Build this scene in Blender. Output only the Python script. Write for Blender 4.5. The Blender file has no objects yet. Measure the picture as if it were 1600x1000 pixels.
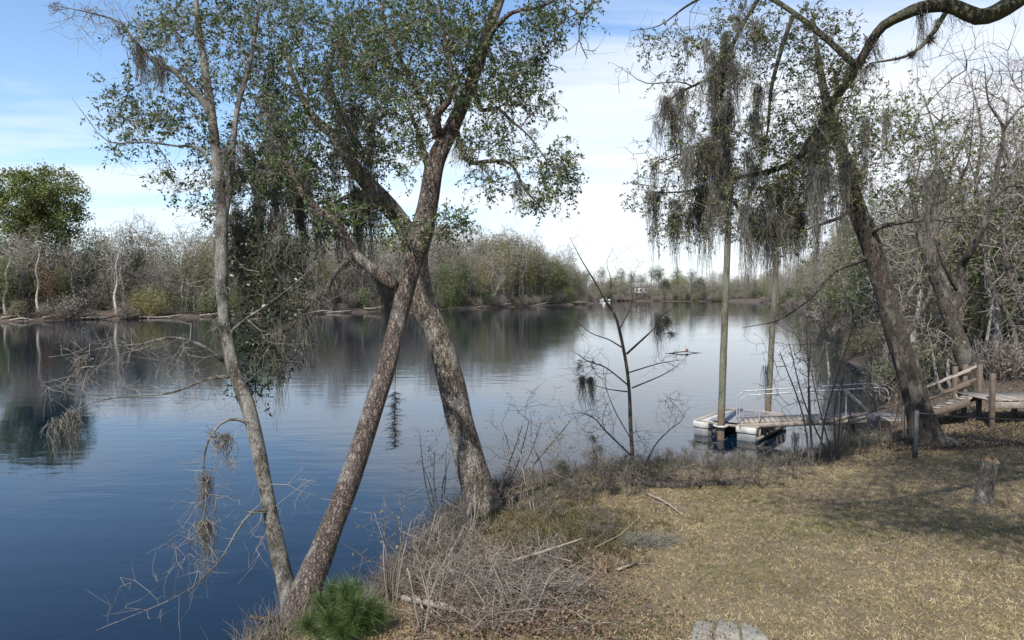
import bpy, math, random
import numpy as np
from mathutils import Vector, Matrix

rng = np.random.default_rng(11)
scene = bpy.context.scene
COL = scene.collection
R = math.radians

# ------------------------------------------------------------------ camera
CAM = np.array((0.0, 0.0, 4.5)); PITCH = R(2.25); F = 24 / 36 * 1600
FW = np.array((0, math.cos(PITCH), -math.sin(PITCH))); UP = np.array((0, math.sin(PITCH), math.cos(PITCH)))
cd = bpy.data.cameras.new("camera"); cd.lens = 24; cd.sensor_width = 36; cd.clip_start = 0.05; cd.clip_end = 6000
cam = bpy.data.objects.new("camera", cd); COL.objects.link(cam)
cam.location = CAM; cam.rotation_euler = (math.pi / 2 - PITCH, 0, 0); scene.camera = cam


def P(px, py, Y):
    """world point at depth Y on the sight line of photo pixel px,py"""
    d = FW + np.array((1.0, 0, 0)) * (px - 800) / F + UP * (500 - py) / F
    return CAM + d * (Y / d[1])


def G(px, py, z=0.0):
    d = FW + np.array((1.0, 0, 0)) * (px - 800) / F + UP * (500 - py) / F
    return CAM + d * ((z - CAM[2]) / d[2])


# ------------------------------------------------------------------ mesh helpers
class MB:
    def __init__(self):
        self.V, self.Q, self.T, self.n = [], [], [], 0

    def add(self, V, Q=None, T=None):
        V = np.asarray(V, float).reshape(-1, 3)
        self.V.append(V)
        if Q is not None and len(Q): self.Q.append(np.asarray(Q, np.int64).reshape(-1, 4) + self.n)
        if T is not None and len(T): self.T.append(np.asarray(T, np.int64).reshape(-1, 3) + self.n)
        self.n += len(V)

    def mesh(self, name, mat, off=(0, 0, 0), smooth=False):
        V = np.concatenate(self.V) - np.asarray(off) if self.V else np.zeros((0, 3))
        Q = np.concatenate(self.Q) if self.Q else np.zeros((0, 4), np.int64)
        T = np.concatenate(self.T) if self.T else np.zeros((0, 3), np.int64)
        me = bpy.data.meshes.new(name)
        me.vertices.add(len(V)); me.vertices.foreach_set("co", V.astype(np.float32).ravel())
        loops = np.concatenate([Q.ravel(), T.ravel()]).astype(np.int32)
        me.loops.add(len(loops)); me.loops.foreach_set("vertex_index", loops)
        me.polygons.add(len(Q) + len(T))
        st = np.concatenate([np.arange(len(Q)) * 4, len(Q) * 4 + np.arange(len(T)) * 3]).astype(np.int32)
        me.polygons.foreach_set("loop_start", st)
        if smooth: me.polygons.foreach_set("use_smooth", np.ones(len(Q) + len(T), bool))
        me.update(calc_edges=True)
        if mat: me.materials.append(mat)
        return me


def link(name, me, parent=None, loc=(0, 0, 0)):
    o = bpy.data.objects.new(name, me); COL.objects.link(o); o.location = loc
    if parent is not None: o.parent = parent
    return o


def tag(o, label, cat, group=None, kind=None):
    o["label"] = label; o["category"] = cat
    if group: o["group"] = group
    if kind: o["kind"] = kind
    return o


def thing(name, label, cat, loc=(0, 0, 0), group=None):
    o = link(name, None, None, tuple(loc)); o.empty_display_size = .2
    return tag(o, label, cat, group)


def part(name, mb, mat, root, smooth=False, sub=None):
    """mb holds world coordinates; root is the thing, sub the part that carries a sub-part"""
    return link(name, mb.mesh(name, mat, root.location, smooth), sub or root)


def solo(name, mb, mat, label, cat, loc, smooth=False, group=None):
    return tag(link(name, mb.mesh(name, mat, loc, smooth), None, tuple(loc)), label, cat, group)


def structure(name, mb, mat, smooth=True):
    o = link(name, mb.mesh(name, mat, (0, 0, 0), smooth)); o["kind"] = "structure"; return o


def stuff(name, mb, mat, label, cat):
    o = link(name, mb.mesh(name, mat)); return tag(o, label, cat, None, "stuff")


def copy_thing(src, loc, rz=0, s=1.0, label=None, group=None, tilt=(0, 0), sz=None):
    c = src.copy(); COL.objects.link(c); c.location = loc
    c.rotation_euler = (tilt[0], tilt[1], rz); c.scale = (s, s, sz or s)
    if label: c["label"] = label
    if group: c["group"] = group
    for ch in src.children:
        d = ch.copy(); COL.objects.link(d); d.parent = c
        for g in ch.children:
            e = g.copy(); COL.objects.link(e); e.parent = d
    return c


def nrm(a):
    return a / np.maximum(np.linalg.norm(a, axis=-1, keepdims=True), 1e-9)


def smooth_path(pts, step=.12):
    p = np.asarray(pts, float); n = len(p)
    if n == 2:
        k = max(2, int(np.linalg.norm(p[1, :3] - p[0, :3]) / step) + 1)
        t = np.linspace(0, 1, k)[:, None]; return p[0] + (p[1] - p[0]) * t
    q = np.vstack([2 * p[0] - p[1], p, 2 * p[-1] - p[-2]]); out = []
    for i in range(n - 1):
        a, b, c, d = q[i], q[i + 1], q[i + 2], q[i + 3]
        k = max(2, int(np.linalg.norm(c[:3] - b[:3]) / step))
        t = np.linspace(0, 1, k, endpoint=False)[:, None]
        out.append(.5 * (2 * b + (c - a) * t + (2 * a - 5 * b + 4 * c - d) * t ** 2 + (3 * b - a - 3 * c + d) * t ** 3))
    out.append(p[-1:]); r = np.vstack(out); r[:, 3] = np.maximum(r[:, 3], .002); return r


def tube(mb, path, sides=10, lump=.07, seed=0, flare=0.0):
    """path: (K,4) points with radius; lumpy bark surface; flare adds root buttresses low down"""
    p = path[:, :3]; r = path[:, 3]; K = len(p)
    t = nrm(np.gradient(p, axis=0))
    ref = np.array((0.31, .2, .93)) if abs(t[0, 2]) < .8 else np.array((1.0, .1, 0))
    N = np.zeros((K, 3)); u = nrm(ref - t[0] * (ref @ t[0])); N[0] = u
    for i in range(1, K):
        u = u - t[i] * (u @ t[i]); u = u / max(np.linalg.norm(u), 1e-9); N[i] = u
    B = np.cross(t, N)
    a = np.arange(sides) / sides * 2 * math.pi
    s = np.concatenate([[0], np.cumsum(np.linalg.norm(np.diff(p, axis=0), axis=1))])
    ph = seed * 1.7
    d = 1 + lump * (np.sin(2 * a[None] + s[:, None] * 2.1 + ph) * .6 + np.sin(3 * a[None] - s[:, None] * 3.3 + ph * 2) * .5
                    + np.sin(a[None] * 5 + s[:, None] * 7.3 + ph) * .35 + np.sin(s[:, None] * 5 + ph * 3) * .3)
    if flare:
        f = np.exp(-s / .3)[:, None]
        d = d + flare * f * (.6 + .7 * np.maximum(0, np.sin(a[None] * 5 + ph)) ** 2)
    V = p[:, None] + (N[:, None] * np.cos(a)[None, :, None] + B[:, None] * np.sin(a)[None, :, None]) * (r[:, None] * d)[..., None]
    i = np.arange(K - 1)[:, None] * sides; j = np.arange(sides)[None]; j2 = (j + 1) % sides
    Q = np.stack([i + j, i + j2, i + sides + j2, i + sides + j], -1).reshape(-1, 4)
    V = V.reshape(-1, 3)
    V = np.vstack([V, p[:1], p[-1:]]); n0 = K * sides
    T = [(n0, (k + 1) % sides, k) for k in range(sides)] + [(n0 + 1, n0 - sides + k, n0 - sides + (k + 1) % sides) for k in range(sides)]
    mb.add(V, Q, T)


def prisms(mb, A, B, ra, rb, sides=3):
    A = np.asarray(A, float); B = np.asarray(B, float); n = len(A)
    if n == 0: return
    t = nrm(B - A); ref = np.where(np.abs(t[:, 2:3]) < .85, np.array([[0, 0, 1.0]]), np.array([[1.0, 0, 0]]))
    u = nrm(np.cross(t, ref)); w = np.cross(t, u)
    a = np.arange(sides) / sides * 2 * math.pi
    ring = u[:, None] * np.cos(a)[None, :, None] + w[:, None] * np.sin(a)[None, :, None]
    ra = np.broadcast_to(np.asarray(ra, float), (n,)); rb = np.broadcast_to(np.asarray(rb, float), (n,))
    V = np.concatenate([A[:, None] + ring * ra[:, None, None], B[:, None] + ring * rb[:, None, None]], 1)
    i = np.arange(n)[:, None] * 2 * sides; j = np.arange(sides)[None]; j2 = (j + 1) % sides
    Q = np.stack([i + j, i + j2, i + sides + j2, i + sides + j], -1).reshape(-1, 4)
    mb.add(V.reshape(-1, 3), Q)


def strands(mb, Pts, rad, sides=3):
    """Pts (N,K,3)"""
    K = Pts.shape[1]; r = np.asarray(rad, float)
    r = np.broadcast_to(r, (K,)) if r.ndim < 2 else r
    for k in range(K - 1):
        ra, rb = (r[k], r[k + 1]) if r.ndim == 1 else (r[:, k], r[:, k + 1])
        prisms(mb, Pts[:, k], Pts[:, k + 1], ra, rb, sides)


def leaves(mb, C, length, width, up=.35, droop=0.0, fold=.25, dirs=None):
    """rhombic folded leaves at centres C"""
    n = len(C)
    if n == 0: return
    d = rng.normal(size=(n, 3)); d[:, 2] -= droop; d = nrm(d) if dirs is None else nrm(nrm(d) * .8 + dirs * .55)
    nn = rng.normal(size=(n, 3)); nn[:, 2] += up * 3; s = nrm(np.cross(d, nn)); nn = np.cross(s, d)
    L = length * rng.uniform(.65, 1.3, (n, 1)); W = width * rng.uniform(.7, 1.25, (n, 1))
    V = np.stack([C, C + d * L * .5 + s * W * .5 + nn * W * fold, C + d * L, C + d * L * .5 - s * W * .5 + nn * W * fold], 1)
    i = np.arange(n)[:, None] * 4
    mb.add(V.reshape(-1, 3), i + np.array([[0, 1, 2, 3]]))


def moss(mb, pts, length=.6, n=26, spread=.07, r=.003, K=7, beard=1):
    """beards of hanging strands under each point: thick at the top, drawn together and ragged at the tip"""
    pts = np.asarray(pts, float); m = len(pts)
    if m == 0: return
    big = rng.gamma(2.0, .5, m); L0 = length * np.clip(big, .25, 2.2); n_ = np.maximum(5, (n * np.clip(big, .4, 1.8)).astype(int))
    idx = np.repeat(np.arange(m), n_); p = pts[idx]; N_ = len(p); off = rng.normal(size=(N_, 3)) * spread * np.array([1, 1, .6]); rr = np.linalg.norm(off[:, :2], axis=1) / (spread * 1.5)
    L = L0[idx] * np.clip(1.05 - .4 * rr, .2, 1) * rng.beta(2.2, 1.5, N_); S = np.zeros((N_, K, 3)); S[:, 0] = p + off
    w = rng.normal(size=(N_, 2)) * .012; sway = rng.normal(size=(m, 2))[idx] * .012
    for k in range(1, K):
        w = w * .5 + rng.normal(size=w.shape) * .019; c = (p - S[:, k - 1])[:, :2] * .13
        S[:, k, :2] = S[:, k - 1, :2] + w + c + sway; S[:, k, 2] = S[:, k - 1, 2] - L / (K - 1)
    strands(mb, S, r * np.linspace(1.25, .5, K))


def box(mb, c, size, M=None):
    h = np.asarray(size, float) / 2
    s = np.array([(-1, -1, -1), (1, -1, -1), (1, 1, -1), (-1, 1, -1), (-1, -1, 1), (1, -1, 1), (1, 1, 1), (-1, 1, 1)], float) * h
    if M is not None: s = s @ np.asarray(M, float)     # rows of M are the local axes
    mb.add(s + np.asarray(c, float), [(3, 2, 1, 0), (4, 5, 6, 7), (0, 1, 5, 4), (1, 2, 6, 5), (2, 3, 7, 6), (3, 0, 4, 7)])


def beam(mb, A, B, w, h, up=(0, 0, 1)):
    A = np.asarray(A, float); B = np.asarray(B, float); x = B - A; L = np.linalg.norm(x); x = x / L
    y = np.cross(np.asarray(up, float), x); y /= np.linalg.norm(y); z = np.cross(x, y)
    box(mb, (A + B) / 2, (L, w, h), np.array([x, y, z]))


def bevel(o, w=.006):
    m = o.modifiers.new("edge", 'BEVEL'); m.width = w; m.segments = 1; m.limit_method = 'ANGLE'; return o


# ------------------------------------------------------------------ growth
def grow(skel, attr, step=.22, wig=.16, r0=.0035, expo=2.3, sag=0.0):
    """skel: list of (K,4) smooth paths; attr (N,3).  Joins every attractor to the best placed node already grown, each
    new branch leaving along its parent's direction and bending over to the attractor.
    Returns A,B,ra,rb of the grown segments, node positions, node radii, node directions."""
    S = np.vstack(skel); n = len(S); ns = n
    d0 = np.array([((S[:, :3] - a) ** 2).sum(1).min() for a in attr])
    attr = attr[np.argsort(d0)]
    cap = n + int(sum(max(1, int(math.sqrt(x) * 1.3 / step) + 1) for x in d0)) + len(attr) * 4 + 10
    X = np.zeros((cap, 3)); X[:n] = S[:, :3]; par = np.full(cap, -1); D = np.zeros((cap, 3)); D[:n] = np.vstack([nrm(np.gradient(s[:, :3], axis=0)) for s in skel])
    for a in attr:
        v = a - X[:n]; d2 = (v * v).sum(1); cs = (v * D[:n]).sum(1) / np.sqrt(d2 + 1e-9); j = int(np.argmin(d2 * (1.7 - cs))); d = math.sqrt(d2[j])
        if d < 1e-3: continue
        k = max(1, int(d / step)); b = X[j].copy(); c = b + D[j] * d * (.38 if j >= ns else .25) + rng.normal(size=3) * wig * d
        o2 = rng.normal(size=3) * wig * d * .25
        for q in range(1, k + 1):
            t = q / k
            if n >= cap: break
            X[n] = b * (1 - t) ** 2 + c * 2 * t * (1 - t) + a * t * t + o2 * math.sin(2 * math.pi * t)
            X[n, 2] -= sag * d * math.sin(math.pi * t)
            w = X[n] - X[j]; D[n] = w / max(np.linalg.norm(w), 1e-9)
            par[n] = j; j = n; n += 1
    X = X[:n]; par = par[:n]
    acc = np.zeros(n); kids = np.zeros(n, int)
    for i in range(n - 1, ns - 1, -1):
        if acc[i] == 0: acc[i] = r0 ** expo
        p = par[i]
        if p >= ns: acc[p] += acc[i]; kids[p] += 1
    rad = acc ** (1 / expo); rad[:ns] = S[:, 3]
    i = np.arange(ns, n); p = par[i]
    ra = np.where(p < ns, np.minimum(rad[i] * 1.15, S[np.minimum(p, ns - 1), 3]), rad[p])
    return X[p], X[i], ra, rad[i], X[ns:], rad[ns:], D[ns:n]


def sprays(br, lb, q, dirs, per, tl, nleaf, ll, lw):
    """leafy twigs: per twigs at every node, leaves set along each twig"""
    o = np.repeat(q, per, 0); n = len(o)
    if n == 0: return
    d = nrm(np.repeat(dirs, per, 0) * .55 + rng.normal(size=(n, 3)) * .75 + np.array((0, 0, .1))); L = tl * rng.uniform(.45, 1.3, (n, 1))
    mid = o + d * L * .5 + rng.normal(size=o.shape) * .015; tip = o + d * L + rng.normal(size=o.shape) * .04; tip[:, 2:] -= L * .14
    prisms(br, o, mid, .0028, .0022); prisms(br, mid, tip, .0022, .0012)
    t = rng.random((n, nleaf, 1)) ** .65; t = .12 + .9 * t
    p = o[:, None] * (1 - t) ** 2 + (mid * 2 - (o + tip) / 2)[:, None] * 2 * t * (1 - t) + tip[:, None] * t * t
    dd = np.repeat(nrm(tip - o)[:, None], nleaf, 1).reshape(-1, 3)
    leaves(lb, p.reshape(-1, 3) + rng.normal(size=(n * nleaf, 3)) * .012, ll, lw, dirs=dd)


def ball(c, r, n, flat=1.0):
    v = nrm(rng.normal(size=(n, 3))) * rng.uniform(0, 1, (n, 1)) ** .45
    return np.asarray(c) + v * np.asarray(r) * np.array([1, 1, flat])


def cl(px, py, Y, rx, ry, dY, n):
    v = nrm(rng.normal(size=(n, 3))) * rng.uniform(0, 1, (n, 1)) ** .42
    return np.array([P(px + a * rx, py + b * ry, Y + c * dY) for a, b, c in v])


# ------------------------------------------------------------------ materials
def mat(name):
    m = bpy.data.materials.new(name); m.use_nodes = True; nt = m.node_tree
    return m, nt, nt.nodes, nt.links, nt.nodes["Principled BSDF"]


def ramp(nodes, stops, interp='LINEAR'):
    n = nodes.new("ShaderNodeValToRGB"); n.color_ramp.interpolation = interp; e = n.color_ramp.elements
    while len(e) > 1: e.remove(e[-1])
    e[0].position = stops[0][0]; e[0].color = (*stops[0][1], 1)
    for p, c in stops[1:]:
        x = e.new(p); x.color = (*c, 1)
    return n


def noise(nodes, links, src, scale, detail=6, rough=.55, dist=0.0, sc=None):
    n = nodes.new("ShaderNodeTexNoise"); n.inputs["Scale"].default_value = scale; n.inputs["Detail"].default_value = detail
    n.inputs["Roughness"].default_value = rough; n.inputs["Distortion"].default_value = dist
    if sc is not None:
        mp = nodes.new("ShaderNodeMapping"); mp.inputs["Scale"].default_value = sc; links.new(src, mp.inputs["Vector"]); src = mp.outputs[0]
    links.new(src, n.inputs["Vector"]); return n


def mixc(nodes, links, fac, a, b, mode='MIX'):
    n = nodes.new("ShaderNodeMix"); n.data_type = 'RGBA'; n.blend_type = mode
    for s, v in ((n.inputs["Factor"], fac), (n.inputs["A"], a), (n.inputs["B"], b)):
        if hasattr(v, "links") or hasattr(v, "is_linked"): links.new(v, s)
        elif isinstance(v, (int, float)): s.default_value = v
        else: s.default_value = (*v, 1)
    return n.outputs["Result"]


def bark(name, dark, light, lichen=(.42, .43, .38), lichen_amt=.5, scale=9, bump=.6, stretch=.3):
    m, nt, N, L, b = mat(name)
    tc = N.new("ShaderNodeTexCoord").outputs["Object"]
    n1 = noise(N, L, tc, scale, 8, .65, .6, (1, 1, stretch))
    r1 = ramp(N, [(.32, dark), (.5, tuple((a + c) / 2 for a, c in zip(dark, light))), (.68, light)]); L.new(n1.outputs["Fac"], r1.inputs[0])
    v = N.new("ShaderNodeTexVoronoi"); v.feature = 'DISTANCE_TO_EDGE'; v.inputs["Scale"].default_value = scale * 2.6
    mp = N.new("ShaderNodeMapping"); mp.inputs["Scale"].default_value = (1, 1, stretch * .6); L.new(tc, mp.inputs["Vector"])
    nd = noise(N, L, tc, scale * 2, 3); va = N.new("ShaderNodeVectorMath"); va.operation = 'MULTIPLY_ADD'
    L.new(nd.outputs["Color"], va.inputs[0]); va.inputs[1].default_value = (.10, .10, .10); L.new(mp.outputs[0], va.inputs[2]); L.new(va.outputs[0], v.inputs["Vector"])
    cr = ramp(N, [(0, (.24, .21, .19)), (.10, (.72, .7, .69)), (.26, (1, 1, 1))]); L.new(v.outputs["Distance"], cr.inputs[0])
    c = mixc(N, L, 1.0, r1.outputs[0], cr.outputs[0], 'MULTIPLY')
    n2 = noise(N, L, tc, 3.1, 7, .7, .4, (1, 1, .6)); t = .62 - lichen_amt * .2
    lr = ramp(N, [(t, (0, 0, 0)), (t + .1, (1, 1, 1))]); L.new(n2.outputs["Fac"], lr.inputs[0])
    c = mixc(N, L, lr.outputs[0], c, mixc(N, L, .45, c, lichen))
    L.new(c, b.inputs["Base Color"]); b.inputs["Roughness"].default_value = .92
    bp = N.new("ShaderNodeBump"); bp.inputs["Strength"].default_value = bump; bp.inputs["Distance"].default_value = .05
    h = mixc(N, L, .5, n1.outputs["Fac"], cr.outputs[0]); L.new(h, bp.inputs["Height"]); L.new(bp.outputs[0], b.inputs["Normal"])
    return m


def twig_mat(name, c1, c2):
    m, nt, N, L, b = mat(name); g = N.new("ShaderNodeNewGeometry")
    r = ramp(N, [(0, c1), (1, c2)]); L.new(g.outputs["Random Per Island"], r.inputs[0]); L.new(r.outputs[0], b.inputs["Base Color"])
    b.inputs["Roughness"].default_value = .9; return m


def leaf_mat(name, stops, trans=.3, rough=.42, patch=None):
    m, nt, N, L, b = mat(name); g = N.new("ShaderNodeNewGeometry")
    r = ramp(N, stops); L.new(g.outputs["Random Per Island"], r.inputs[0]); c = r.outputs[0]
    if patch:
        tc = N.new("ShaderNodeTexCoord").outputs["Object"]; n = noise(N, L, tc, patch[0], 4)
        rr = ramp(N, [(.38, (0, 0, 0)), (.62, (1, 1, 1))]); L.new(n.outputs["Fac"], rr.inputs[0])
        r2 = ramp(N, patch[1]); L.new(g.outputs["Random Per Island"], r2.inputs[0]); c = mixc(N, L, rr.outputs[0], c, r2.outputs[0])
    L.new(c, b.inputs["Base Color"]); b.inputs["Roughness"].default_value = rough
    if trans:
        t = N.new("ShaderNodeBsdfTranslucent"); L.new(c, t.inputs["Color"]); mx = N.new("ShaderNodeMixShader"); mx.inputs[0].default_value = trans
        L.new(b.outputs[0], mx.inputs[1]); L.new(t.outputs[0], mx.inputs[2]); L.new(mx.outputs[0], N["Material Output"].inputs["Surface"])
    return m


def plain(name, c, rough=.6, metal=0.0, var=.25, scale=12, bump=.15, sc=(1, 1, 1)):
    m, nt, N, L, b = mat(name); tc = N.new("ShaderNodeTexCoord").outputs["Object"]; n = noise(N, L, tc, scale, 7, .65, .3, sc)
    r = ramp(N, [(.3, tuple(x * (1 - var) for x in c)), (.7, tuple(min(1, x * (1 + var)) for x in c))]); L.new(n.outputs["Fac"], r.inputs[0])
    L.new(r.outputs[0], b.inputs["Base Color"]); b.inputs["Roughness"].default_value = rough; b.inputs["Metallic"].default_value = metal
    bp = N.new("ShaderNodeBump"); bp.inputs["Strength"].default_value = bump; bp.inputs["Distance"].default_value = .01
    L.new(n.outputs["Fac"], bp.inputs["Height"]); L.new(bp.outputs[0], b.inputs["Normal"]); return m


M_BARK_MAIN = bark("bark_reddish", (.062, .046, .038), (.215, .172, .148), (.34, .33, .30), .45, 9, 1.0, .42)
M_BARK_PALE = bark("bark_pale_lichen", (.05, .042, .034), (.175, .152, .126), (.38, .38, .345), .8, 12, .7, .5)
M_BARK_PLATE = bark("bark_plated", (.075, .06, .048), (.31, .265, .22), (.45, .44, .40), .6, 8, 1.0, .5)
M_BARK_DARK = bark("bark_dark", (.03, .024, .02), (.13, .108, .09), (.27, .27, .24), .5, 9, .8)
M_BARK_OAK = bark("bark_mossy_oak", (.03, .024, .018), (.12, .10, .075), (.12, .14, .07), .8, 9, .9)
M_TWIG_GREY = twig_mat("twig_grey", (.085, .07, .057), (.23, .20, .175))
M_TWIG_PALE = twig_mat("twig_pale", (.10, .088, .074), (.29, .262, .23))
M_TWIG_DARK = twig_mat("twig_dark", (.045, .035, .03), (.13, .10, .085))
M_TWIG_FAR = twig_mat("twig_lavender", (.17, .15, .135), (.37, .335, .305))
M_OAK = leaf_mat("oak_leaves", [(0, (.028, .05, .017)), (.45, (.066, .112, .032)), (.78, (.115, .17, .047)), (.92, (.19, .22, .08)), (1, (.28, .28, .13))], .4, .5)  # palest stops paint glints onto a few leaves
M_OAK2 = leaf_mat("olive_oak_leaves", [(0, (.05, .065, .022)), (.5, (.115, .138, .05)), (.85, (.19, .20, .08)), (1, (.28, .27, .13))], .38, .5)
M_DARKLEAF = leaf_mat("evergreen_leaves", [(0, (.014, .026, .01)), (.6, (.03, .05, .017)), (1, (.06, .085, .03))], .2, .38)
M_MOSS = twig_mat("spanish_moss", (.085, .082, .07), (.235, .225, .195))
M_MOSS_DARK = twig_mat("spanish_moss_dark", (.05, .045, .035), (.13, .12, .10))
M_NEEDLE = leaf_mat("pine_needles", [(0, (.03, .055, .014)), (.6, (.07, .12, .028)), (1, (.16, .20, .07))], .3, .4)
M_FAR_GREEN = leaf_mat("far_spring_green", [(0, (.07, .10, .025)), (.6, (.13, .17, .05)), (1, (.21, .24, .09))], .3, .6)
M_FAR_LIGHT = leaf_mat("far_yellow_green", [(0, (.14, .15, .035)), (.6, (.23, .22, .06)), (1, (.32, .30, .10))], .3, .6)
M_FAR_ROUND = leaf_mat("far_round_green", [(0, (.065, .09, .022)), (.6, (.14, .17, .045)), (1, (.24, .25, .085))], .3, .6)
M_FAR_DARK = leaf_mat("far_dark_green", [(0, (.02, .035, .014)), (.6, (.045, .07, .025)), (1, (.08, .11, .04))], .2, .6)
M_FAR_OLIVE = leaf_mat("far_olive", [(0, (.09, .085, .045)), (.6, (.16, .15, .075)), (1, (.24, .21, .12))], .3, .7)
M_FAR_RED = leaf_mat("far_russet", [(0, (.12, .075, .04)), (.6, (.20, .13, .07)), (1, (.28, .20, .11))], .3, .7)
M_FAR_GREYB = leaf_mat("far_grey_brush", [(0, (.12, .10, .085)), (.6, (.20, .17, .15)), (1, (.28, .25, .21))], .2, .8)
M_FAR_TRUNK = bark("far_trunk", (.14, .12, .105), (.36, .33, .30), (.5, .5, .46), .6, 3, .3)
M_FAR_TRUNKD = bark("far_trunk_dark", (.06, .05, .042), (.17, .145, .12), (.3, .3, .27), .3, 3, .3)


def wood(name, c1, c2, rough=.85):
    m, nt, N, L, b = mat(name); tc = N.new("ShaderNodeTexCoord").outputs["Object"]; g = N.new("ShaderNodeNewGeometry")
    n = noise(N, L, tc, 7, 8, .7, 1.2); n2 = noise(N, L, tc, 60, 3, .6)
    f = mixc(N, L, .35, n.outputs["Fac"], n2.outputs["Fac"]); r = ramp(N, [(.3, c1), (.7, c2)]); L.new(f, r.inputs[0])
    rr = ramp(N, [(0, (.72, .7, .68)), (1, (1.15, 1.12, 1.1))]); L.new(g.outputs["Random Per Island"], rr.inputs[0])
    L.new(mixc(N, L, 1.0, r.outputs[0], rr.outputs[0], 'MULTIPLY'), b.inputs["Base Color"]); b.inputs["Roughness"].default_value = rough
    bp = N.new("ShaderNodeBump"); bp.inputs["Strength"].default_value = .3; bp.inputs["Distance"].default_value = .01
    L.new(f, bp.inputs["Height"]); L.new(bp.outputs[0], b.inputs["Normal"]); return m


M_WOOD = wood("weathered_wood", (.12, .105, .09), (.33, .30, .265))
M_WOODBR = wood("brown_treated_wood", (.05, .038, .03), (.145, .112, .088))
M_DRIFT = wood("driftwood", (.13, .11, .095), (.36, .32, .28))
M_LOG = bark("wet_log", (.025, .02, .016), (.10, .085, .07), (.2, .2, .17), .2, 8, .8)
M_POLE = bark("piling_wood", (.075, .065, .048), (.20, .18, .14), (.17, .20, .14), .9, 7, .4, .12)
M_WHITE = plain("white_float_plastic", (.36, .36, .335), .6, 0, .5, 5)
M_GREYFLOAT = plain("grey_float_side", (.16, .165, .17), .6, 0, .3, 6)
M_DECKGREY = plain("grey_deck_sheet", (.17, .175, .185), .8, 0, .25, 4)
M_PIPE = plain("galvanised_pipe", (.36, .37, .38), .5, .3, .1, 15, .02)
M_STEEL = plain("dark_steel_post", (.055, .065, .07), .6, .2, .3, 10)
M_ROPE = plain("dark_rope", (.035, .03, .028), .9, 0, .3, 30)
M_STONE = plain("concrete_paver", (.20, .195, .17), .9, 0, .5, 7, .8)
M_CUT = wood("fresh_cut_wood", (.085, .055, .038), (.25, .165, .11))

# ------------------------------------------------------------------ river outline and terrain
RIVER = np.array([(-260, -60), (-60, -22), (-25, -11), (-12, -4), (-7, 3), (-4.4, 7), (-3.3, 8.2), (-2.35, 9.0), (-1.8, 9.8), (-1.55, 11),
                  (-1.4, 12.4), (-1.15, 13.5), (-.3, 14.5), (.8, 15.3), (3.1, 16.2), (5.4, 16.3), (7.3, 17.1), (8.7, 18.1), (10.4, 19.2),
                  (11.6, 20.8), (13, 24), (15.5, 28), (18.5, 31.5), (20, 35), (20.5, 39), (22.5, 47), (30, 62), (52, 112), (97, 235), (120, 330), (116, 378), (47, 388),
                  (37, 300), (10, 240), (-18, 192), (-45, 146), (-63, 124), (-80, 108), (-130, 92), (-260, 80)], float)


def densify(poly, step):
    out = []; n = len(poly)
    for i in range(n):
        a, b = poly[i], poly[(i + 1) % n]; L = np.linalg.norm(b - a); st = step(max(3, np.linalg.norm((a + b) / 2)))
        k = max(1, int(L / st)); t = np.arange(k)[:, None] / k; q = a + (b - a) * t
        w = np.sin(np.pi * t) * 0 + 1
        nn = np.array([-(b - a)[1], (b - a)[0]]) / L
        off = (np.sin(q[:, :1] * 1.9 / st + q[:, 1:] * .7 / st) + np.sin(q[:, 1:] * 2.3 / st - q[:, :1] * 1.1 / st)) * st * .16 * np.minimum(1, np.sin(np.pi * t) * 2)
        out.append(q + nn * off)
    return np.vstack(out)


RP = densify(RIVER, lambda d: .25 + d * .03)


def signed(xy):
    """positive on land (distance to the water edge), negative in the river"""
    A = RP; B = np.roll(RP, -1, 0); out = np.empty(len(xy))
    for s in range(0, len(xy), 4000):
        p = xy[s:s + 4000]; d = B - A
        ap = p[:, None] - A[None]; t = np.clip((ap * d).sum(2) / (d ** 2).sum(1), 0, 1)
        q = ap - d * t[..., None]; dist = np.sqrt((q ** 2).sum(2).min(1))
        c = (A[None, :, 1] > p[:, None, 1]) != (B[None, :, 1] > p[:, None, 1])
        xi = A[:, 0] + (p[:, None, 1] - A[:, 1]) / np.where(np.abs(d[:, 1]) < 1e-9, 1e-9, d[:, 1]) * d[:, 0]
        inside = (c & (p[:, None, 0] < xi)).sum(1) % 2 == 1
        out[s:s + 4000] = np.where(inside, -dist, dist)
    return out


def vn(x, y, f, seed):
    x = x * f + seed * 3.1; y = y * f - seed * 1.7
    return (np.sin(x + 1.3 * np.sin(y * 1.1)) + np.sin(y * 1.27 + 1.1 * np.sin(x * .83 + 2)) + np.sin((x + y) * .71 + seed)) / 3


def ground_z(xy):
    xy = np.asarray(xy, float).reshape(-1, 2); s = signed(xy); x, y = xy[:, 0], xy[:, 1]; d = np.hypot(x, y)
    far = np.clip((d - 25) / 60, 0, 1)
    H = .72 + .025 * np.clip(x - 5, 0, 20) + far * .7 * np.clip((370 - y) / 60, -.9, 1); w = .75 + far * 2.0
    z = H * (1 - np.exp(-np.maximum(s, 0) / w)) + np.minimum(.02 * np.maximum(s, 0), 3.0) * far
    z = z + np.clip(s / .5, 0, 1) * (vn(x, y, 1.3, 1) * .05 + vn(x, y, 3.7, 2) * .02 + far * vn(x, y, .25, 3) * .25)
    return np.where(s < 0, np.maximum(s * .5, -1.2) - .03, z - .02)


def gz(x, y):
    return float(ground_z([(x, y)])[0])


def onground(px, py, it=6):
    z = .6
    for _ in range(it):
        p = G(px, py, z); z = gz(p[0], p[1])
    return G(px, py, z)


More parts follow.
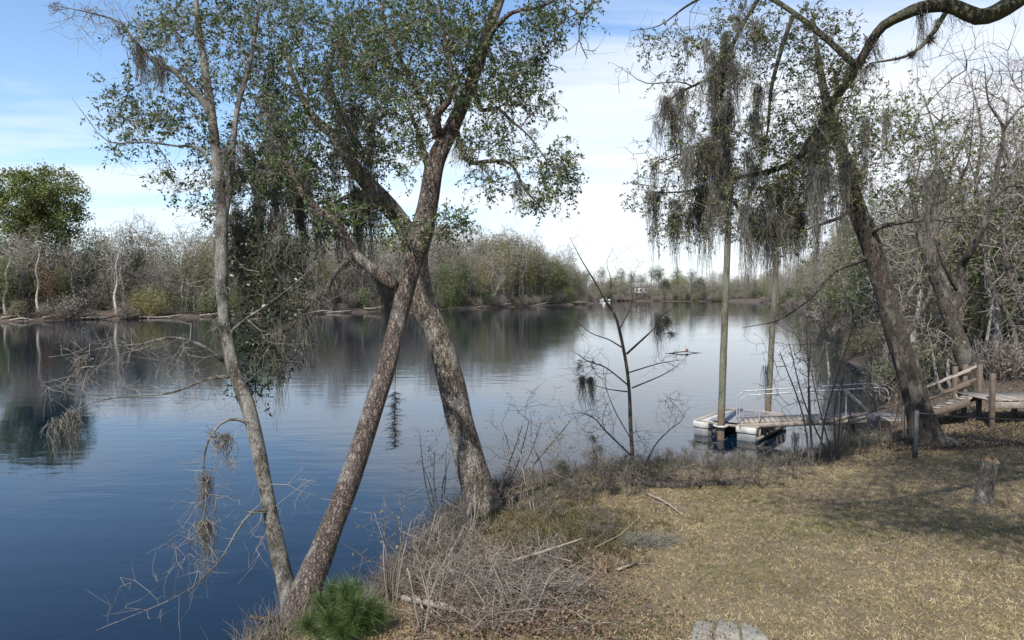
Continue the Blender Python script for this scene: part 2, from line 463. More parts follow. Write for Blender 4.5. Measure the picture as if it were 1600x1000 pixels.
na = 520
ang = np.concatenate([np.linspace(R(-48), R(48), 380), np.linspace(R(48), R(312), 90)[1:-1]])
rad = np.concatenate([[0.0], np.geomspace(1.5, 24, 130), np.geomspace(24, 700, 130)[1:], [1200, 3000]])
AA, RR = np.meshgrid(ang, rad); gx = np.sin(AA) * RR; gy = np.cos(AA) * RR
XY = np.stack([gx.ravel(), gy.ravel()], 1); Z = ground_z(XY)
na, nr = len(ang), len(rad)
ii = np.arange(nr - 1)[:, None] * na; jj = np.arange(na)[None]; j2 = (jj + 1) % na
Q = np.stack([ii + jj, ii + j2, ii + na + j2, ii + na + jj], -1).reshape(-1, 4)[:, ::-1]
mb = MB(); mb.add(np.column_stack([XY, Z]), Q)

# soil / thatch material
m, nt, N, L, b = mat("lawn_soil"); tc = N.new("ShaderNodeTexCoord").outputs["Object"]
n1 = noise(N, L, tc, 1.1, 6, .6); n2 = noise(N, L, tc, 22, 8, .75); n3 = noise(N, L, tc, 110, 4, .7)
straw = ramp(N, [(.3, (.05, .037, .022)), (.5, (.15, .115, .066)), (.72, (.37, .30, .18))]); L.new(mixc(N, L, .5, n2.outputs["Fac"], n3.outputs["Fac"]), straw.inputs[0])
dirt = ramp(N, [(.3, (.045, .032, .024)), (.55, (.13, .09, .065)), (.75, (.24, .17, .12))]); L.new(mixc(N, L, .5, n2.outputs["Fac"], n3.outputs["Fac"]), dirt.inputs[0])
rp = ramp(N, [(.44, (0, 0, 0)), (.62, (1, 1, 1))]); L.new(n1.outputs["Fac"], rp.inputs[0])
c = mixc(N, L, rp.outputs[0], straw.outputs[0], mixc(N, L, .6, straw.outputs[0], dirt.outputs[0]))
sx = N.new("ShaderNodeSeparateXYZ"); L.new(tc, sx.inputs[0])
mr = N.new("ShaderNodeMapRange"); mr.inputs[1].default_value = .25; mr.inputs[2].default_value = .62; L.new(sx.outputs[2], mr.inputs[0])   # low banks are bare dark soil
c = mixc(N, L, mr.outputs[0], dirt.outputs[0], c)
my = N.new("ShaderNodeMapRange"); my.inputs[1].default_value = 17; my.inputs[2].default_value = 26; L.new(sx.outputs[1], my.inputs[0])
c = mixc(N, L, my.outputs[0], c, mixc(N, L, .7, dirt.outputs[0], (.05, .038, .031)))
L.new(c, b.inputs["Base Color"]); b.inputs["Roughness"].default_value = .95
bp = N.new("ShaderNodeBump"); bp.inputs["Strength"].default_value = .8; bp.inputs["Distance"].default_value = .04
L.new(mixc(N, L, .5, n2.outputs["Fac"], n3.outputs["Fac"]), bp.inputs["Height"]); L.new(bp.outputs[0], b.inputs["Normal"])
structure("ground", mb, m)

# river water
m, nt, N, L, b = mat("river_water"); tc = N.new("ShaderNodeTexCoord").outputs["Object"]
b.inputs["Base Color"].default_value = (.002, .009, .021, 1); b.inputs["Roughness"].default_value = .03; b.inputs["IOR"].default_value = 1.38
w1 = noise(N, L, tc, .55, 3, .5, .2, (1, 2.6, 1)); w2 = noise(N, L, tc, 3.2, 3, .5, .3, (.7, 1.9, 1)); w3 = noise(N, L, tc, .03, 4, .6, 0, (1, 3, 1))
rp = ramp(N, [(.35, (.25, .25, .25)), (.7, (1, 1, 1))]); L.new(w3.outputs["Fac"], rp.inputs[0])
h = mixc(N, L, .16, w1.outputs["Fac"], w2.outputs["Fac"])
bp = N.new("ShaderNodeBump"); bp.inputs["Distance"].default_value = .12; L.new(h, bp.inputs["Height"])
ms = N.new("ShaderNodeMath"); ms.operation = 'MULTIPLY'; ms.inputs[1].default_value = .13; L.new(rp.outputs[0], ms.inputs[0]); L.new(ms.outputs[0], bp.inputs["Strength"])
L.new(bp.outputs[0], b.inputs["Normal"])
mb = MB(); mb.add([(-900, -200, 0), (600, -200, 0), (600, 600, 0), (-900, 600, 0)], [(0, 1, 2, 3)])
structure("river_water", mb, m, False)

# ------------------------------------------------------------------ near trees
def limb(*pts):
    """limb given as (photo x, photo y, depth, radius) knots"""
    return smooth_path([(*P(a, b, c), r) for a, b, c, r in pts])


def near_tree(name, label, base, limbs, bark_m, clusters=(), leaf_m=None, leaf_per=5, leaf_len=.065, leaf_w=.026, twig_m=None, bare=(),
              moss_pts=None, moss_len=.5, moss_n=26, moss_m=None, auto_moss=0.0, step=.2, sides=11, flare=.55, leaf_sp=.12, wig=.16, spray=0, group=None,
              r0=.0032, msp=.07, twig_name="branches", lump=.07):
    root = thing(name, label, "tree", base, group)
    if flare:
        l0 = limbs[0]; t0 = nrm(l0[0, :3] - l0[2, :3]); limbs = [np.vstack([[(*(l0[0, :3] + t0 * .3 + (0, 0, -.15)), l0[0, 3] * 1.1)], l0])] + list(limbs[1:])
    tb = MB()
    for i, l in enumerate(limbs):
        tube(tb, l, sides if i < 2 else max(6, sides - 3), lump, seed=i + len(limbs) + base[0], flare=flare if i == 0 else 0)
    part("trunk", tb, bark_m, root, True)
    A = []
    if len(clusters): A.append(np.vstack(clusters))
    nl = len(A[0]) if A else 0
    if len(bare): A.append(np.vstack(bare))
    tips = None
    if A:
        A = np.vstack(A)
        a, bb, ra, rb, X, r, D = grow(limbs, A, step, wig, r0)
        br = MB(); prisms(br, a, bb, ra, rb, 4)
        if spray:        # fine side twigs
            sel = rng.random(len(X)) < spray; sel &= r < .012; q = X[sel]
            d = nrm(rng.normal(size=q.shape) * .7 + D[sel] * .8) * rng.uniform(.1, .42, (len(q), 1)); mid = q + d * .5 + rng.normal(size=q.shape) * .02
            prisms(br, q, mid, .0024, .0018); prisms(br, mid, q + d + rng.normal(size=q.shape) * .02, .0018, .001)
        if nl and leaf_m is not None:
            LA = A[:nl]; near = np.zeros(len(X), bool)
            for s in range(0, len(X), 2000):
                near[s:s + 2000] = ((X[s:s + 2000, None] - LA[None]) ** 2).sum(2).min(1) < (.3 * leaf_sp / .12) ** 2
            sel = near & (r < .014) & (vn(X[:, 0], X[:, 2], 2.3, 5) + vn(X[:, 1], X[:, 2], 3.1, 6) + rng.normal(size=len(X)) * .4 > -.62)
            lb = MB(); sprays(br, lb, X[sel], D[sel], max(1, round(leaf_per / 9)), leaf_sp * 2.2, 9, leaf_len, leaf_w); part("crown", lb, leaf_m, root)
        part(twig_name, br, twig_m or M_TWIG_GREY, root)
        if auto_moss:
            q = X[(r > .006) & (r < .05)]; q = q[rng.random(len(q)) < auto_moss]
            moss_pts = q if moss_pts is None else np.vstack([moss_pts, q])
    if moss_pts is not None and len(moss_pts):
        mm = MB(); moss(mm, moss_pts, moss_len, moss_n, msp); part("spanish_moss", mm, moss_m or M_MOSS, root)
    return root


def mp(*pts, jit=.0):
    return np.array([P(a, b, c) for a, b, c in pts])


def mline(path, n, jit=.04):
    i = rng.integers(0, len(path), n); return path[i, :3] + rng.normal(size=(n, 3)) * jit


# --- the reddish leaning trunk in front
t2 = limb((425, 1075, 8.1, 0.285), (452, 1000, 8.25, 0.257), (478, 925, 8.45, 0.195), (510, 845, 8.7, 0.162), (548, 745, 8.95, 0.142), (575, 665, 9.15, 0.133), (600, 585, 9.35, 0.129),
          (622, 500, 9.6, 0.128), (640, 430, 9.75, 0.138), (655, 375, 9.9, 0.157), (668, 320, 10.0, 0.142), (682, 250, 10.1, 0.138), (706, 200, 10.2, 0.119),
          (728, 150, 10.3, 0.104), (748, 95, 10.4, 0.093), (765, 45, 10.5, 0.081), (785, -15, 10.6, 0.067), (800, -90, 10.7, 0.043), (806, -170, 10.8, 0.014))
t2_left = limb((618, 448, 9.65, .08), (600, 436, 9.6, .085), (580, 419, 9.55, .078), (555, 398, 9.5, .07), (538, 370, 9.45, .062), (524, 345, 9.4, .056), (496, 328, 9.4, .052), (476, 308, 9.4, .046),
               (458, 274, 9.5, .04), (440, 235, 9.6, .032), (424, 190, 9.7, .024), (410, 140, 9.8, .015))
t2_hook = limb((552, 400, 9.5, .04), (524, 426, 9.4, .036), (510, 454, 9.3, .034), (496, 466, 9.2, .03), (478, 482, 9.2, .028), (471, 494, 9.2, .024), (450, 500, 9.3, .02), (430, 518, 9.3, .014), (408, 552, 9.3, .008))
t2_up1 = limb((702, 206, 10.15, .06), (686, 205, 10.0, .055), (684, 178, 9.9, .05), (700, 160, 9.8, .042), (707, 122, 9.7, .036), (698, 76, 9.6, .03), (690, 40, 9.5, .022), (684, -20, 9.4, .012))
t2_up2 = limb((682, 215, 10.1, .05), (664, 164, 10.5, .042), (640, 124, 10.8, .036), (620, 78, 11, .03), (602, 36, 11.2, .025), (590, -20, 11.3, .016))
t2_r1 = limb((712, 198, 10.2, .05), (718, 222, 10.1, .042), (734, 254, 9.9, .038), (760, 252, 9.8, .03), (798, 256, 9.7, .024), (820, 296, 9.6, .016), (852, 330, 9.5, .008))
t2_r2 = limb((738, 128, 10.35, .045), (752, 172, 10.0, .03), (776, 168, 9.9, .026), (800, 190, 9.8, .02), (826, 212, 9.7, .013), (862, 262, 9.6, .008))
t2_r3 = limb((750, 92, 10.4, .045), (770, 50, 10.2, .035), (800, 20, 10.0, .028), (840, 12, 9.9, .02), (880, -5, 9.8, .012))
t2_r4 = limb((930, -60, 9.6, .02), (925, 5, 9.5, .016), (908, 30, 9.5, .012), (905, 62, 9.5, .008), (918, 92, 9.5, .005))
t2_top = limb((785, -15, 10.6, .05), (830, -60, 10.0, .035), (890, -80, 9.7, .025), (930, -60, 9.6, .02))
t2_stub = limb((470, 955, 8.35, .06), (440, 966, 8.2, .05), (412, 968, 8.1, .035), (390, 962, 8.05, .015))
base2 = P(425, 1075, 8.1); base2[2] = gz(base2[0], base2[1])
C = [cl(850, 42, 10.0, 42, 48, .9, 60), cl(812, 115, 10.0, 42, 40, .9, 50), cl(846, 165, 9.8, 25, 25, .5, 16), cl(868, 262, 9.6, 36, 42, .5, 44), cl(842, 308, 9.6, 28, 22, .4, 18),
     cl(800, 240, 9.8, 42, 34, .7, 30), cl(780, 140, 10, 48, 50, .9, 46), cl(745, 55, 10.2, 60, 60, 1.2, 80), cl(690, 50, 10.0, 60, 60, 1.2, 80), cl(632, 40, 10.6, 55, 60, 1.1, 70),
     cl(600, 110, 10.8, 55, 50, 1, 60), cl(655, 150, 10.3, 55, 50, 1, 55), cl(705, 130, 10.1, 40, 45, 1, 45), cl(560, 60, 11, 50, 60, 1, 50), cl(770, 285, 9.9, 30, 18, .5, 12),
     cl(690, 350, 9.7, 48, 26, .6, 46), cl(628, 372, 9.6, 40, 26, .5, 34), cl(730, 235, 9.9, 30, 34, .5, 18), cl(915, 70, 9.5, 22, 32, .4, 16), cl(640, 240, 10.2, 40, 40, .8, 30),
     cl(720, -70, 10.2, 110, 60, 1.6, 110), cl(840, -70, 9.9, 80, 50, 1.2, 60), cl(580, -60, 11, 80, 60, 1.2, 60), cl(915, 5, 9.6, 40, 20, .5, 14)]
near_tree("oak_tree", "rough reddish trunk leaning right from the lower edge, carrying an oak crown over the river", base2,
          [t2, t2_left, t2_up1, t2_up2, t2_r1, t2_r2, t2_r3, t2_r4, t2_top, t2_stub], M_BARK_MAIN, C + [cl(660, 90, 10.6, 150, 100, 1.8, 120), cl(760, 180, 10.2, 60, 60, 1, 40), cl(840, 100, 10, 40, 90, .8, 40), cl(885, 285, 9.6, 20, 30, .3, 12), cl(520, 330, 9.5, 50, 40, .5, 36), cl(455, 270, 9.6, 40, 50, .6, 40), cl(430, 180, 9.8, 36, 50, .6, 36)], M_OAK, 26, leaf_len=.062, leaf_w=.026, auto_moss=.0012, moss_len=.36, sides=16, spray=.5, lump=.05,
          moss_pts=np.vstack([mline(t2_r1, 7), mline(t2_r2, 4), mline(t2_left[20:], 8)]), moss_n=36, msp=.035)
vm = MB(); vp = limb((640, 440, 9.6, .004), (622, 520, 9.55, .003), (617, 610, 9.5, .003), (617, 700, 9.5, .003)); tube(vm, vp, 5, 0); tl_ = np.linspace(0, 1, 60)[:, None]; moss(vm, P(617, 612, 9.5) * (1 - tl_) + P(617, 700, 9.5) * tl_, .08, 4, .005, .0022)
solo('hanging_vine', vm, M_MOSS_DARK, 'dark mossy vine dangling over the water between the two crossing trunks', 'vine', vp[0, :3])
# --- evergreen growth draped on the hooked limb
C = [cl(395, 375, 9.8, 42, 42, .6, 60), cl(410, 425, 9.6, 42, 40, .6, 60), cl(425, 470, 9.5, 38, 38, .5, 55), cl(405, 530, 9.4, 34, 40, .4, 50), cl(398, 590, 9.4, 26, 34, .35, 34),
     cl(445, 400, 9.6, 32, 40, .5, 36), cl(462, 470, 9.3, 26, 24, .4, 22), cl(440, 560, 9.3, 24, 30, .3, 18), cl(372, 400, 9.9, 26, 50, .4, 36)]
near_tree("evergreen_tree", "dark evergreen boughs drooping from a hooked limb left of the reddish trunk", base2 + np.array((.15, .25, 0)),
          [t2_hook, limb((430, 518, 9.3, .02), (420, 470, 9.5, .018), (412, 420, 9.6, .016), (400, 370, 9.8, .012)), limb((420, 500, 9.35, .016), (404, 560, 9.4, .012), (398, 610, 9.4, .006))],
          M_BARK_DARK, C, M_DARKLEAF, 22, leaf_len=.064, leaf_w=.027, twig_m=M_TWIG_DARK, spray=.4, flare=0,
          moss_pts=np.vstack([mline(t2_hook, 16), cl(440, 370, 9.5, 30, 20, .4, 14), cl(405, 340, 9.7, 50, 30, .4, 16)]), moss_len=.75, moss_n=50, msp=.05, moss_m=M_MOSS)

# --- slender pale trunk
t1 = limb((462, 985, 8.35, 0.132), (450, 930, 8.45, 0.110), (437, 870, 8.55, 0.099), (420, 790, 8.65, 0.088), (403, 700, 8.8, 0.092), (388, 635, 8.9, 0.097), (366, 580, 9.0, 0.081), (352, 510, 9.1, 0.077), (347, 440, 9.15, 0.079),
          (346, 370, 9.2, 0.088), (346, 320, 9.25, 0.077), (338, 240, 9.3, 0.063), (329, 165, 9.35, 0.055), (318, 95, 9.4, 0.048), (308, 25, 9.5, 0.040), (303, -50, 9.6, 0.030), (298, -130, 9.7, 0.011))
t1_l = limb((331, 185, 9.35, .05), (318, 158, 9.3, .046), (300, 140, 9.25, .042), (275, 112, 9.2, .038), (256, 104, 9.15, .034), (238, 92, 9.1, .03), (220, 76, 9.05, .025), (204, 56, 9.0, .02), (190, 36, 9, .014), (150, 22, 8.9, .009), (84, 8, 8.8, .004))
t1_r = limb((348, 345, 9.25, .06), (358, 292, 9.3, .05), (364, 230, 9.35, .042), (371, 170, 9.4, .036), (390, 100, 9.5, .028), (402, 30, 9.6, .02), (410, -60, 9.7, .008))
t1_low = limb((350, 565, 9.02, .03), (325, 545, 8.95, .024), (297, 533, 8.9, .02), (264, 527, 8.85, .015), (220, 538, 8.75, .011), (176, 541, 8.7, .008), (120, 552, 8.6, .005), (76, 558, 8.5, .003))
t1_low2 = limb((364, 588, 9.0, .028), (335, 590, 8.9, .022), (308, 598, 8.8, .018), (275, 612, 8.7, .013), (240, 617, 8.6, .01), (192, 620, 8.5, .007), (137, 632, 8.4, .005), (72, 668, 8.3, .003))
t1_low3 = limb((396, 665, 8.85, .03), (370, 655, 8.7, .02), (345, 662, 8.6, .016), (325, 690, 8.5, .012), (318, 730, 8.4, .009), (322, 780, 8.3, .006), (310, 850, 8.2, .003))
t1_low4 = limb((424, 800, 8.65, .03), (395, 800, 8.4, .018), (370, 830, 8.3, .013), (340, 880, 8.1, .009), (280, 930, 8.0, .006), (150, 985, 7.8, .003))
t1_r2 = limb((354, 525, 9.1, .022), (385, 498, 9.0, .018), (422, 474, 8.95, .014), (461, 443, 8.9, .01), (486, 418, 8.85, .006), (510, 380, 8.8, .003))
t1_l2 = limb((342, 270, 9.3, .024), (310, 232, 9.2, .018), (275, 228, 9.1, .014), (225, 222, 9, .01), (170, 222, 8.9, .008), (140, 190, 8.85, .005), (112, 152, 8.8, .003))
bare1 = [cl(150, 30, 8.9, 70, 40, .5, 89), cl(230, 40, 9.1, 60, 45, .6, 89), cl(280, 60, 9.3, 40, 60, .6, 75), cl(200, 545, 8.7, 110, 25, .5, 89), cl(150, 610, 8.5, 90, 40, .5, 93), cl(290, 590, 8.8, 60, 50, .5, 98),
         cl(330, 750, 8.4, 45, 90, .5, 56), cl(300, 850, 8.2, 60, 90, .5, 60), cl(230, 930, 8, 90, 50, .4, 26), cl(400, 820, 8.4, 40, 80, .4, 30), cl(440, 560, 8.9, 60, 60, .5, 30), cl(480, 440, 8.9, 40, 50, .4, 22),
         cl(360, 620, 8.7, 50, 60, .5, 30), cl(480, 760, 8.5, 40, 60, .4, 14), cl(400, 420, 9.0, 60, 60, .4, 24), cl(300, 460, 9, 40, 60, .5, 24), cl(340, 20, 9.5, 60, 60, .6, 40)]
C = [cl(205, 188, 9.6, 48, 36, .7, 46), cl(178, 150, 9.5, 26, 22, .4, 14), cl(258, 195, 9.7, 50, 46, .8, 50), cl(250, 262, 9.6, 36, 34, .6, 28), cl(280, 295, 9.6, 26, 18, .4, 12), cl(310, 130, 9.9, 45, 50, .8, 46),
     cl(345, 60, 10, 55, 60, .9, 60), cl(405, 50, 10.2, 60, 60, 1, 66), cl(395, 130, 10.2, 50, 50, 1, 56), cl(425, 205, 10.2, 50, 60, 1, 60), cl(390, 280, 10, 46, 46, .8, 44), cl(325, 235, 9.8, 40, 40, .7, 32),
     cl(330, 330, 9.7, 26, 24, .5, 14), cl(470, 120, 10.4, 50, 60, 1, 56), cl(270, 30, 9.8, 30, 30, .5, 10), cl(360, -60, 10, 110, 50, 1.4, 70), cl(455, 20, 10.4, 40, 50, .9, 40), cl(330, 120, 10, 150, 110, 1.6, 130), cl(400, 240, 10.2, 110, 80, 1.4, 90), cl(340, 300, 9.8, 60, 40, .7, 36), cl(190, 230, 9.6, 30, 40, .4, 18)]
base1 = P(462, 985, 8.35); base1[2] = gz(base1[0], base1[1])
near_tree("slender_tree", "slender pale lichen-spotted trunk forking off at the foot of the reddish leaning trunk", base1,
          [t1, t1_l, t1_r, t1_low, t1_low2, t1_low3, t1_low4, t1_r2, t1_l2], M_BARK_PALE, C, M_OAK, 22, leaf_len=.06, leaf_w=.026, twig_m=M_TWIG_PALE, bare=bare1, spray=.8, flare=.1, sides=13, wig=.12, r0=.0017,
          moss_pts=np.vstack([mline(t1[30:46], 14, .1), cl(125, 560, 8.6, 8, 4, .05, 3), mline(t1_low3[4:], 4, .02), mline(t1_low2[10:], 3, .02), cl(355, 700, 8.5, 16, 30, .1, 3), cl(360, 240, 9.4, 30, 60, .3, 12), mline(t1_l, 10), cl(440, 265, 9.6, 40, 40, .5, 8), cl(420, 220, 9.8, 60, 60, .5, 8)]),
          moss_len=.45, moss_n=42, msp=.045, auto_moss=.0008)

# --- the plated trunk behind
b3 = onground(757, 800)
t3 = limb((762, 815, b3[1], .40), (756, 795, b3[1], .34), (742, 750, b3[1] - .05, .29), (729, 700, b3[1] - .1, .268), (712, 630, b3[1] - .15, .25), (698, 570, b3[1] - .2, .232), (682, 517, b3[1] - .25, .21), (663, 487, b3[1] - .3, .19), (651, 462, b3[1] - .35, .18),
          (646, 420, b3[1] - .3, .19), (644, 385, b3[1] - .2, .185), (630, 352, b3[1] - .1, .17), (600, 314, b3[1], .155), (570, 282, b3[1], .14), (548, 254, b3[1], .125), (522, 214, b3[1] + .1, .10), (488, 180, b3[1] + .2, .075), (462, 130, b3[1] + .3, .05), (440, 60, b3[1] + .4, .03))
t3b = limb((686, 518, b3[1] - .25, .17), (668, 480, b3[1] + .1, .17), (659, 440, b3[1] + .2, .165), (656, 400, b3[1] + .3, .16), (668, 350, b3[1] + .4, .14), (676, 290, b3[1] + .5, .1), (660, 230, b3[1] + .6, .06), (640, 170, b3[1] + .7, .03))
t3c = limb((550, 258, b3[1], .09), (552, 225, b3[1] - .1, .08), (546, 196, b3[1] - .2, .07), (524, 160, b3[1] - .3, .055), (515, 110, b3[1] - .4, .04), (530, 50, b3[1] - .5, .025))
t3d = limb((592, 306, b3[1], .06), (566, 308, b3[1] - .3, .05), (545, 306, b3[1] - .5, .04), (520, 320, b3[1] - .7, .025), (490, 335, b3[1] - .8, .012))
C = [cl(540, 180, b3[1], 65, 55, 1.6, 90), cl(500, 250, b3[1], 60, 60, 1.5, 80), cl(560, 250, b3[1] - .3, 50, 40, 1.2, 46), cl(590, 190, b3[1], 40, 50, 1.2, 46), cl(475, 180, b3[1] + .2, 55, 60, 1.4, 70), cl(440, 120, b3[1] + .3, 55, 60, 1.4, 70),
     cl(520, 60, b3[1], 60, 60, 1.4, 80), cl(600, 250, b3[1], 36, 36, 1, 24), cl(455, 300, b3[1], 50, 50, 1.2, 70), cl(540, 330, b3[1] - .4, 50, 34, .9, 44), cl(590, 220, b3[1], 40, 30, 1, 30), cl(500, 340, b3[1] - .5, 50, 36, 1, 44), cl(640, 180, b3[1] + .6, 50, 50, 1.2, 44), cl(420, 250, b3[1], 40, 60, 1.2, 46),
     cl(580, 100, b3[1], 50, 50, 1.2, 50), cl(430, 10, b3[1] + .3, 90, 50, 1.6, 70), cl(570, 20, b3[1], 80, 50, 1.6, 66), cl(590, 330, b3[1] - .3, 40, 24, .8, 22), cl(520, 150, b3[1], 140, 150, 2, 170)]
plated = near_tree("plated_oak", "thick trunk of pale plated bark on the bank, bending left behind the reddish leaning trunk", b3, [t3, t3b, t3c, t3d], M_BARK_PLATE, C, M_OAK, 18,
          leaf_len=.076, leaf_w=.032, step=.26, sides=18, flare=.35, spray=.3, leaf_sp=.17, lump=.045, auto_moss=.0015,
          moss_pts=np.vstack([mline(t3c, 10), mline(t3d, 12), cl(470, 270, b3[1] - .4, 45, 30, 1, 9), cl(430, 280, b3[1] - .4, 50, 50, 1, 14), cl(560, 280, b3[1], 40, 20, .5, 6), cl(520, 200, b3[1], 100, 60, 1, 12), mline(t3b[:20], 4, .1), cl(610, 430, b3[1] - .4, 30, 10, .3, 12)]), moss_len=1.1, moss_n=60, msp=.06)

rt = [limb((757, 795, b3[1], .12), (790, 806, b3[1] - .2, .09), (835, 815, b3[1] - .4, .05), (870, 822, b3[1] - .4, .02)), limb((748, 795, b3[1] - .1, .12), (738, 820, b3[1] - .5, .10), (742, 850, b3[1] - 1, .07), (735, 880, b3[1] - 1.5, .03)),
      limb((742, 792, b3[1], .10), (715, 808, b3[1] - .1, .08), (690, 816, b3[1] - .2, .05)), limb((755, 800, b3[1] - .1, .11), (775, 830, b3[1] - .7, .08), (790, 855, b3[1] - 1.1, .05), (815, 872, b3[1] - 1.4, .02))]
for r_ in rt:
    d = MB(); tube(d, r_, 8, .1, 3); part("root", d, M_BARK_DARK, plated, True)
# --- right: leaning oak by the steps
b5 = onground(1452, 694)
Y5 = b5[1]
t5 = limb((1460, 702, Y5, .46), (1452, 690, Y5, .38), (1440, 650, Y5, .30), (1422, 590, Y5 - .1, .265), (1400, 520, Y5 - .2, .25), (1378, 440, Y5 - .3, .235), (1360, 380, Y5 - .4, .22), (1340, 330, Y5 - .5, .205), (1328, 285, Y5 - .6, .18), (1316, 240, Y5 - .8, .15), (1296, 180, Y5 - 1, .11), (1280, 100, Y5 - 1, .07), (1270, 20, Y5 - 1, .03))
t5b = limb((1430, 690, Y5 - .5, .11), (1424, 662, Y5 - .5, .09), (1412, 600, Y5 - .5, .085), (1402, 555, Y5 - .4, .08), (1396, 520, Y5 - .3, .06))
t5c = limb((1352, 404, Y5 - .35, .07), (1324, 414, Y5 - .6, .055), (1304, 424, Y5 - .8, .045), (1288, 442, Y5 - .9, .038), (1270, 462, Y5 - 1, .03), (1246, 482, Y5 - 1, .022), (1212, 502, Y5 - 1, .012), (1160, 512, Y5 - 1, .006))
t5d = limb((1362, 372, Y5 - .4, .07), (1372, 356, Y5 - .8, .055), (1416, 346, Y5 - 1, .045), (1446, 342, Y5 - 1.1, .04), (1456, 322, Y5 - 1.2, .034), (1486, 305, Y5 - 1.3, .028), (1512, 256, Y5 - 1.4, .02), (1518, 210, Y5 - 1.4, .014), (1522, 150, Y5 - 1.4, .007))
t5e = limb((1336, 322, Y5 - .5, .06), (1316, 338, Y5 - .7, .045), (1296, 346, Y5 - .9, .036), (1268, 356, Y5 - 1, .024), (1240, 366, Y5 - 1, .012))
t5f = limb((1446, 342, Y5 - 1.1, .022), (1480, 346, Y5 - 1.3, .018), (1530, 352, Y5 - 1.5, .012), (1580, 385, Y5 - 1.6, .006))
C = [cl(1330, 220, Y5 - .8, 75, 60, 1.6, 90), cl(1400, 240, Y5 - 1, 70, 60, 1.6, 80), cl(1450, 230, Y5 - 1.2, 60, 50, 1.4, 50), cl(1270, 300, Y5 - 1, 50, 50, 1.2, 50), cl(1390, 170, Y5 - 1, 60, 40, 1.4, 36), cl(1300, 130, Y5 - 1, 60, 60, 1.4, 60),
     cl(1420, 290, Y5 - 1, 60, 36, 1.2, 46), cl(1240, 220, Y5 - 1, 50, 60, 1.2, 46), cl(1350, 300, Y5 - .8, 50, 26, 1, 26), cl(1325, 265, Y5 - 1.1, 40, 40, .8, 50), cl(1310, 200, Y5 - 1.2, 40, 50, .8, 50)]
near_tree("leaning_oak", "grey oak trunk leaning left over the wooden steps, draped with grey moss", b5, [t5, t5b, t5c, t5d, t5e, t5f], M_BARK_DARK, C, M_OAK2, 18, leaf_len=.085, leaf_w=.036,
          step=.28, sides=16, flare=.8, leaf_sp=.18, spray=.35, lump=.05, bare=[cl(1490, 250, Y5 - 1.3, 60, 80, .8, 40), cl(1300, 440, Y5 - .8, 70, 40, .8, 30), cl(1430, 380, Y5 - 1.1, 80, 40, .8, 30)], auto_moss=.002,
          moss_pts=np.vstack([mline(t5[52:75], 10, .2), mline(t5e, 6), cl(1310, 270, Y5 - .8, 50, 30, 1, 12), cl(1240, 310, Y5 - 1, 50, 40, .8, 10), cl(1450, 280, Y5 - 1, 60, 20, .8, 8), cl(1340, 190, Y5 - 1, 70, 50, .8, 8)]), moss_len=1.2, moss_n=55, msp=.07)

# --- right: big oak outside the frame whose limb sweeps in and droops over the water
b8 = np.array((11.3, 8.3, gz(11.3, 8.3)))
LD = 10.5
l1 = [(*(b8 + (0, 0, -.1)), .6), (*(b8 + (0, 0, .4)), .46), (*(b8 + (-.2, .2, 1.6)), .38), (*(b8 + (-.5, .6, 3.2)), .33), (*(b8 + (-.9, 1.3, 5.2)), .27)]
l1 += [(*P(a, bb, c), r) for a, bb, c, r in ((1640, -30, 10.3, .165), (1588, 0, 10.3, .135), (1556, 19, 10.3, .125), (1528, 26, 10.35, .12), (1496, 14, 10.4, .10), (1472, 8, 10.4, .095), (1440, 12, 10.45, .088), (1414, 22, 10.5, .082), (1380, 40, 10.6, .075), (1362, 64, 10.7, .072), (1346, 92, 10.8, .068), (1328, 122, 10.9, .066), (1300, 165, 11, .062), (1268, 220, 11.2, .058), (1240, 252, 11.4, .05), (1200, 268, 11.7, .044), (1150, 279, 12, .036), (1110, 292, 12.2, .028), (1060, 300, 12.4, .016), (1010, 300, 12.5, .007))]
l1 = smooth_path(l1)
l2 = limb((1476, 22, 10.4, .038), (1460, 48, 10.3, .033), (1440, 72, 10.2, .027), (1416, 88, 10.2, .02), (1390, 94, 10.2, .016), (1358, 99, 10.2, .008))
top = b8 + np.array((-.9, 1.3, 5.2))
lA = smooth_path([(*top, .24), (*(top + (.6, 0, 2)), .19), (*(top + (.3, -1.2, 4)), .12), (*(top + (0, -2, 6)), .04)])
lB = smooth_path([(*(top + (0, 0, -1)), .2), (*(top + (2, -1.5, .8)), .16), (*(top + (4, -2.5, 2.2)), .09), (*(top + (6, -3, 3)), .03)])
lC = smooth_path([(*(top + (0, 0, -.5)), .2), (*(top + (-1.6, -1.6, 1.8)), .14), (*(top + (-3.2, -2.2, 3.0)), .08), (*(top + (-4.6, -2.6, 3.6)), .02)])
lD = smooth_path([(*(top + (.2, 0, .3)), .18), (*(top + (1.8, 2.2, 2.2)), .13), (*(top + (3.5, 4, 3.4)), .07), (*(top + (5, 5, 4)), .02)])
lE = smooth_path([(*(top + (-.2, -.3, -.2)), .2), (*(top + (-2.2, -2.0, 2.2)), .15), (*(top + (-4.4, -3.6, 3.4)), .1), (*(top + (-7, -5, 4.0)), .05), (*(top + (-9, -5.6, 4.2)), .02)])  # added overhead limb, out of view, carrying leaves that shade the lawn
u1 = limb((1340, 105, 10.85, .05), (1290, 60, 11.2, .05), (1240, 20, 11.5, .045), (1190, -10, 11.8, .04), (1140, -20, 12, .03), (1080, 5, 12.2, .02), (1030, 40, 12.3, .01), (985, 48, 12.4, .005))
u2 = limb((1190, -10, 11.8, .036), (1160, 40, 11.9, .034), (1138, 90, 12, .032), (1128, 150, 12, .03), (1130, 220, 12, .026), (1130, 282, 12, .02))
u3 = limb((1134, 110, 12, .026), (1088, 132, 11.9, .022), (1056, 148, 11.9, .018), (1038, 168, 11.9, .012), (1026, 186, 11.9, .006))
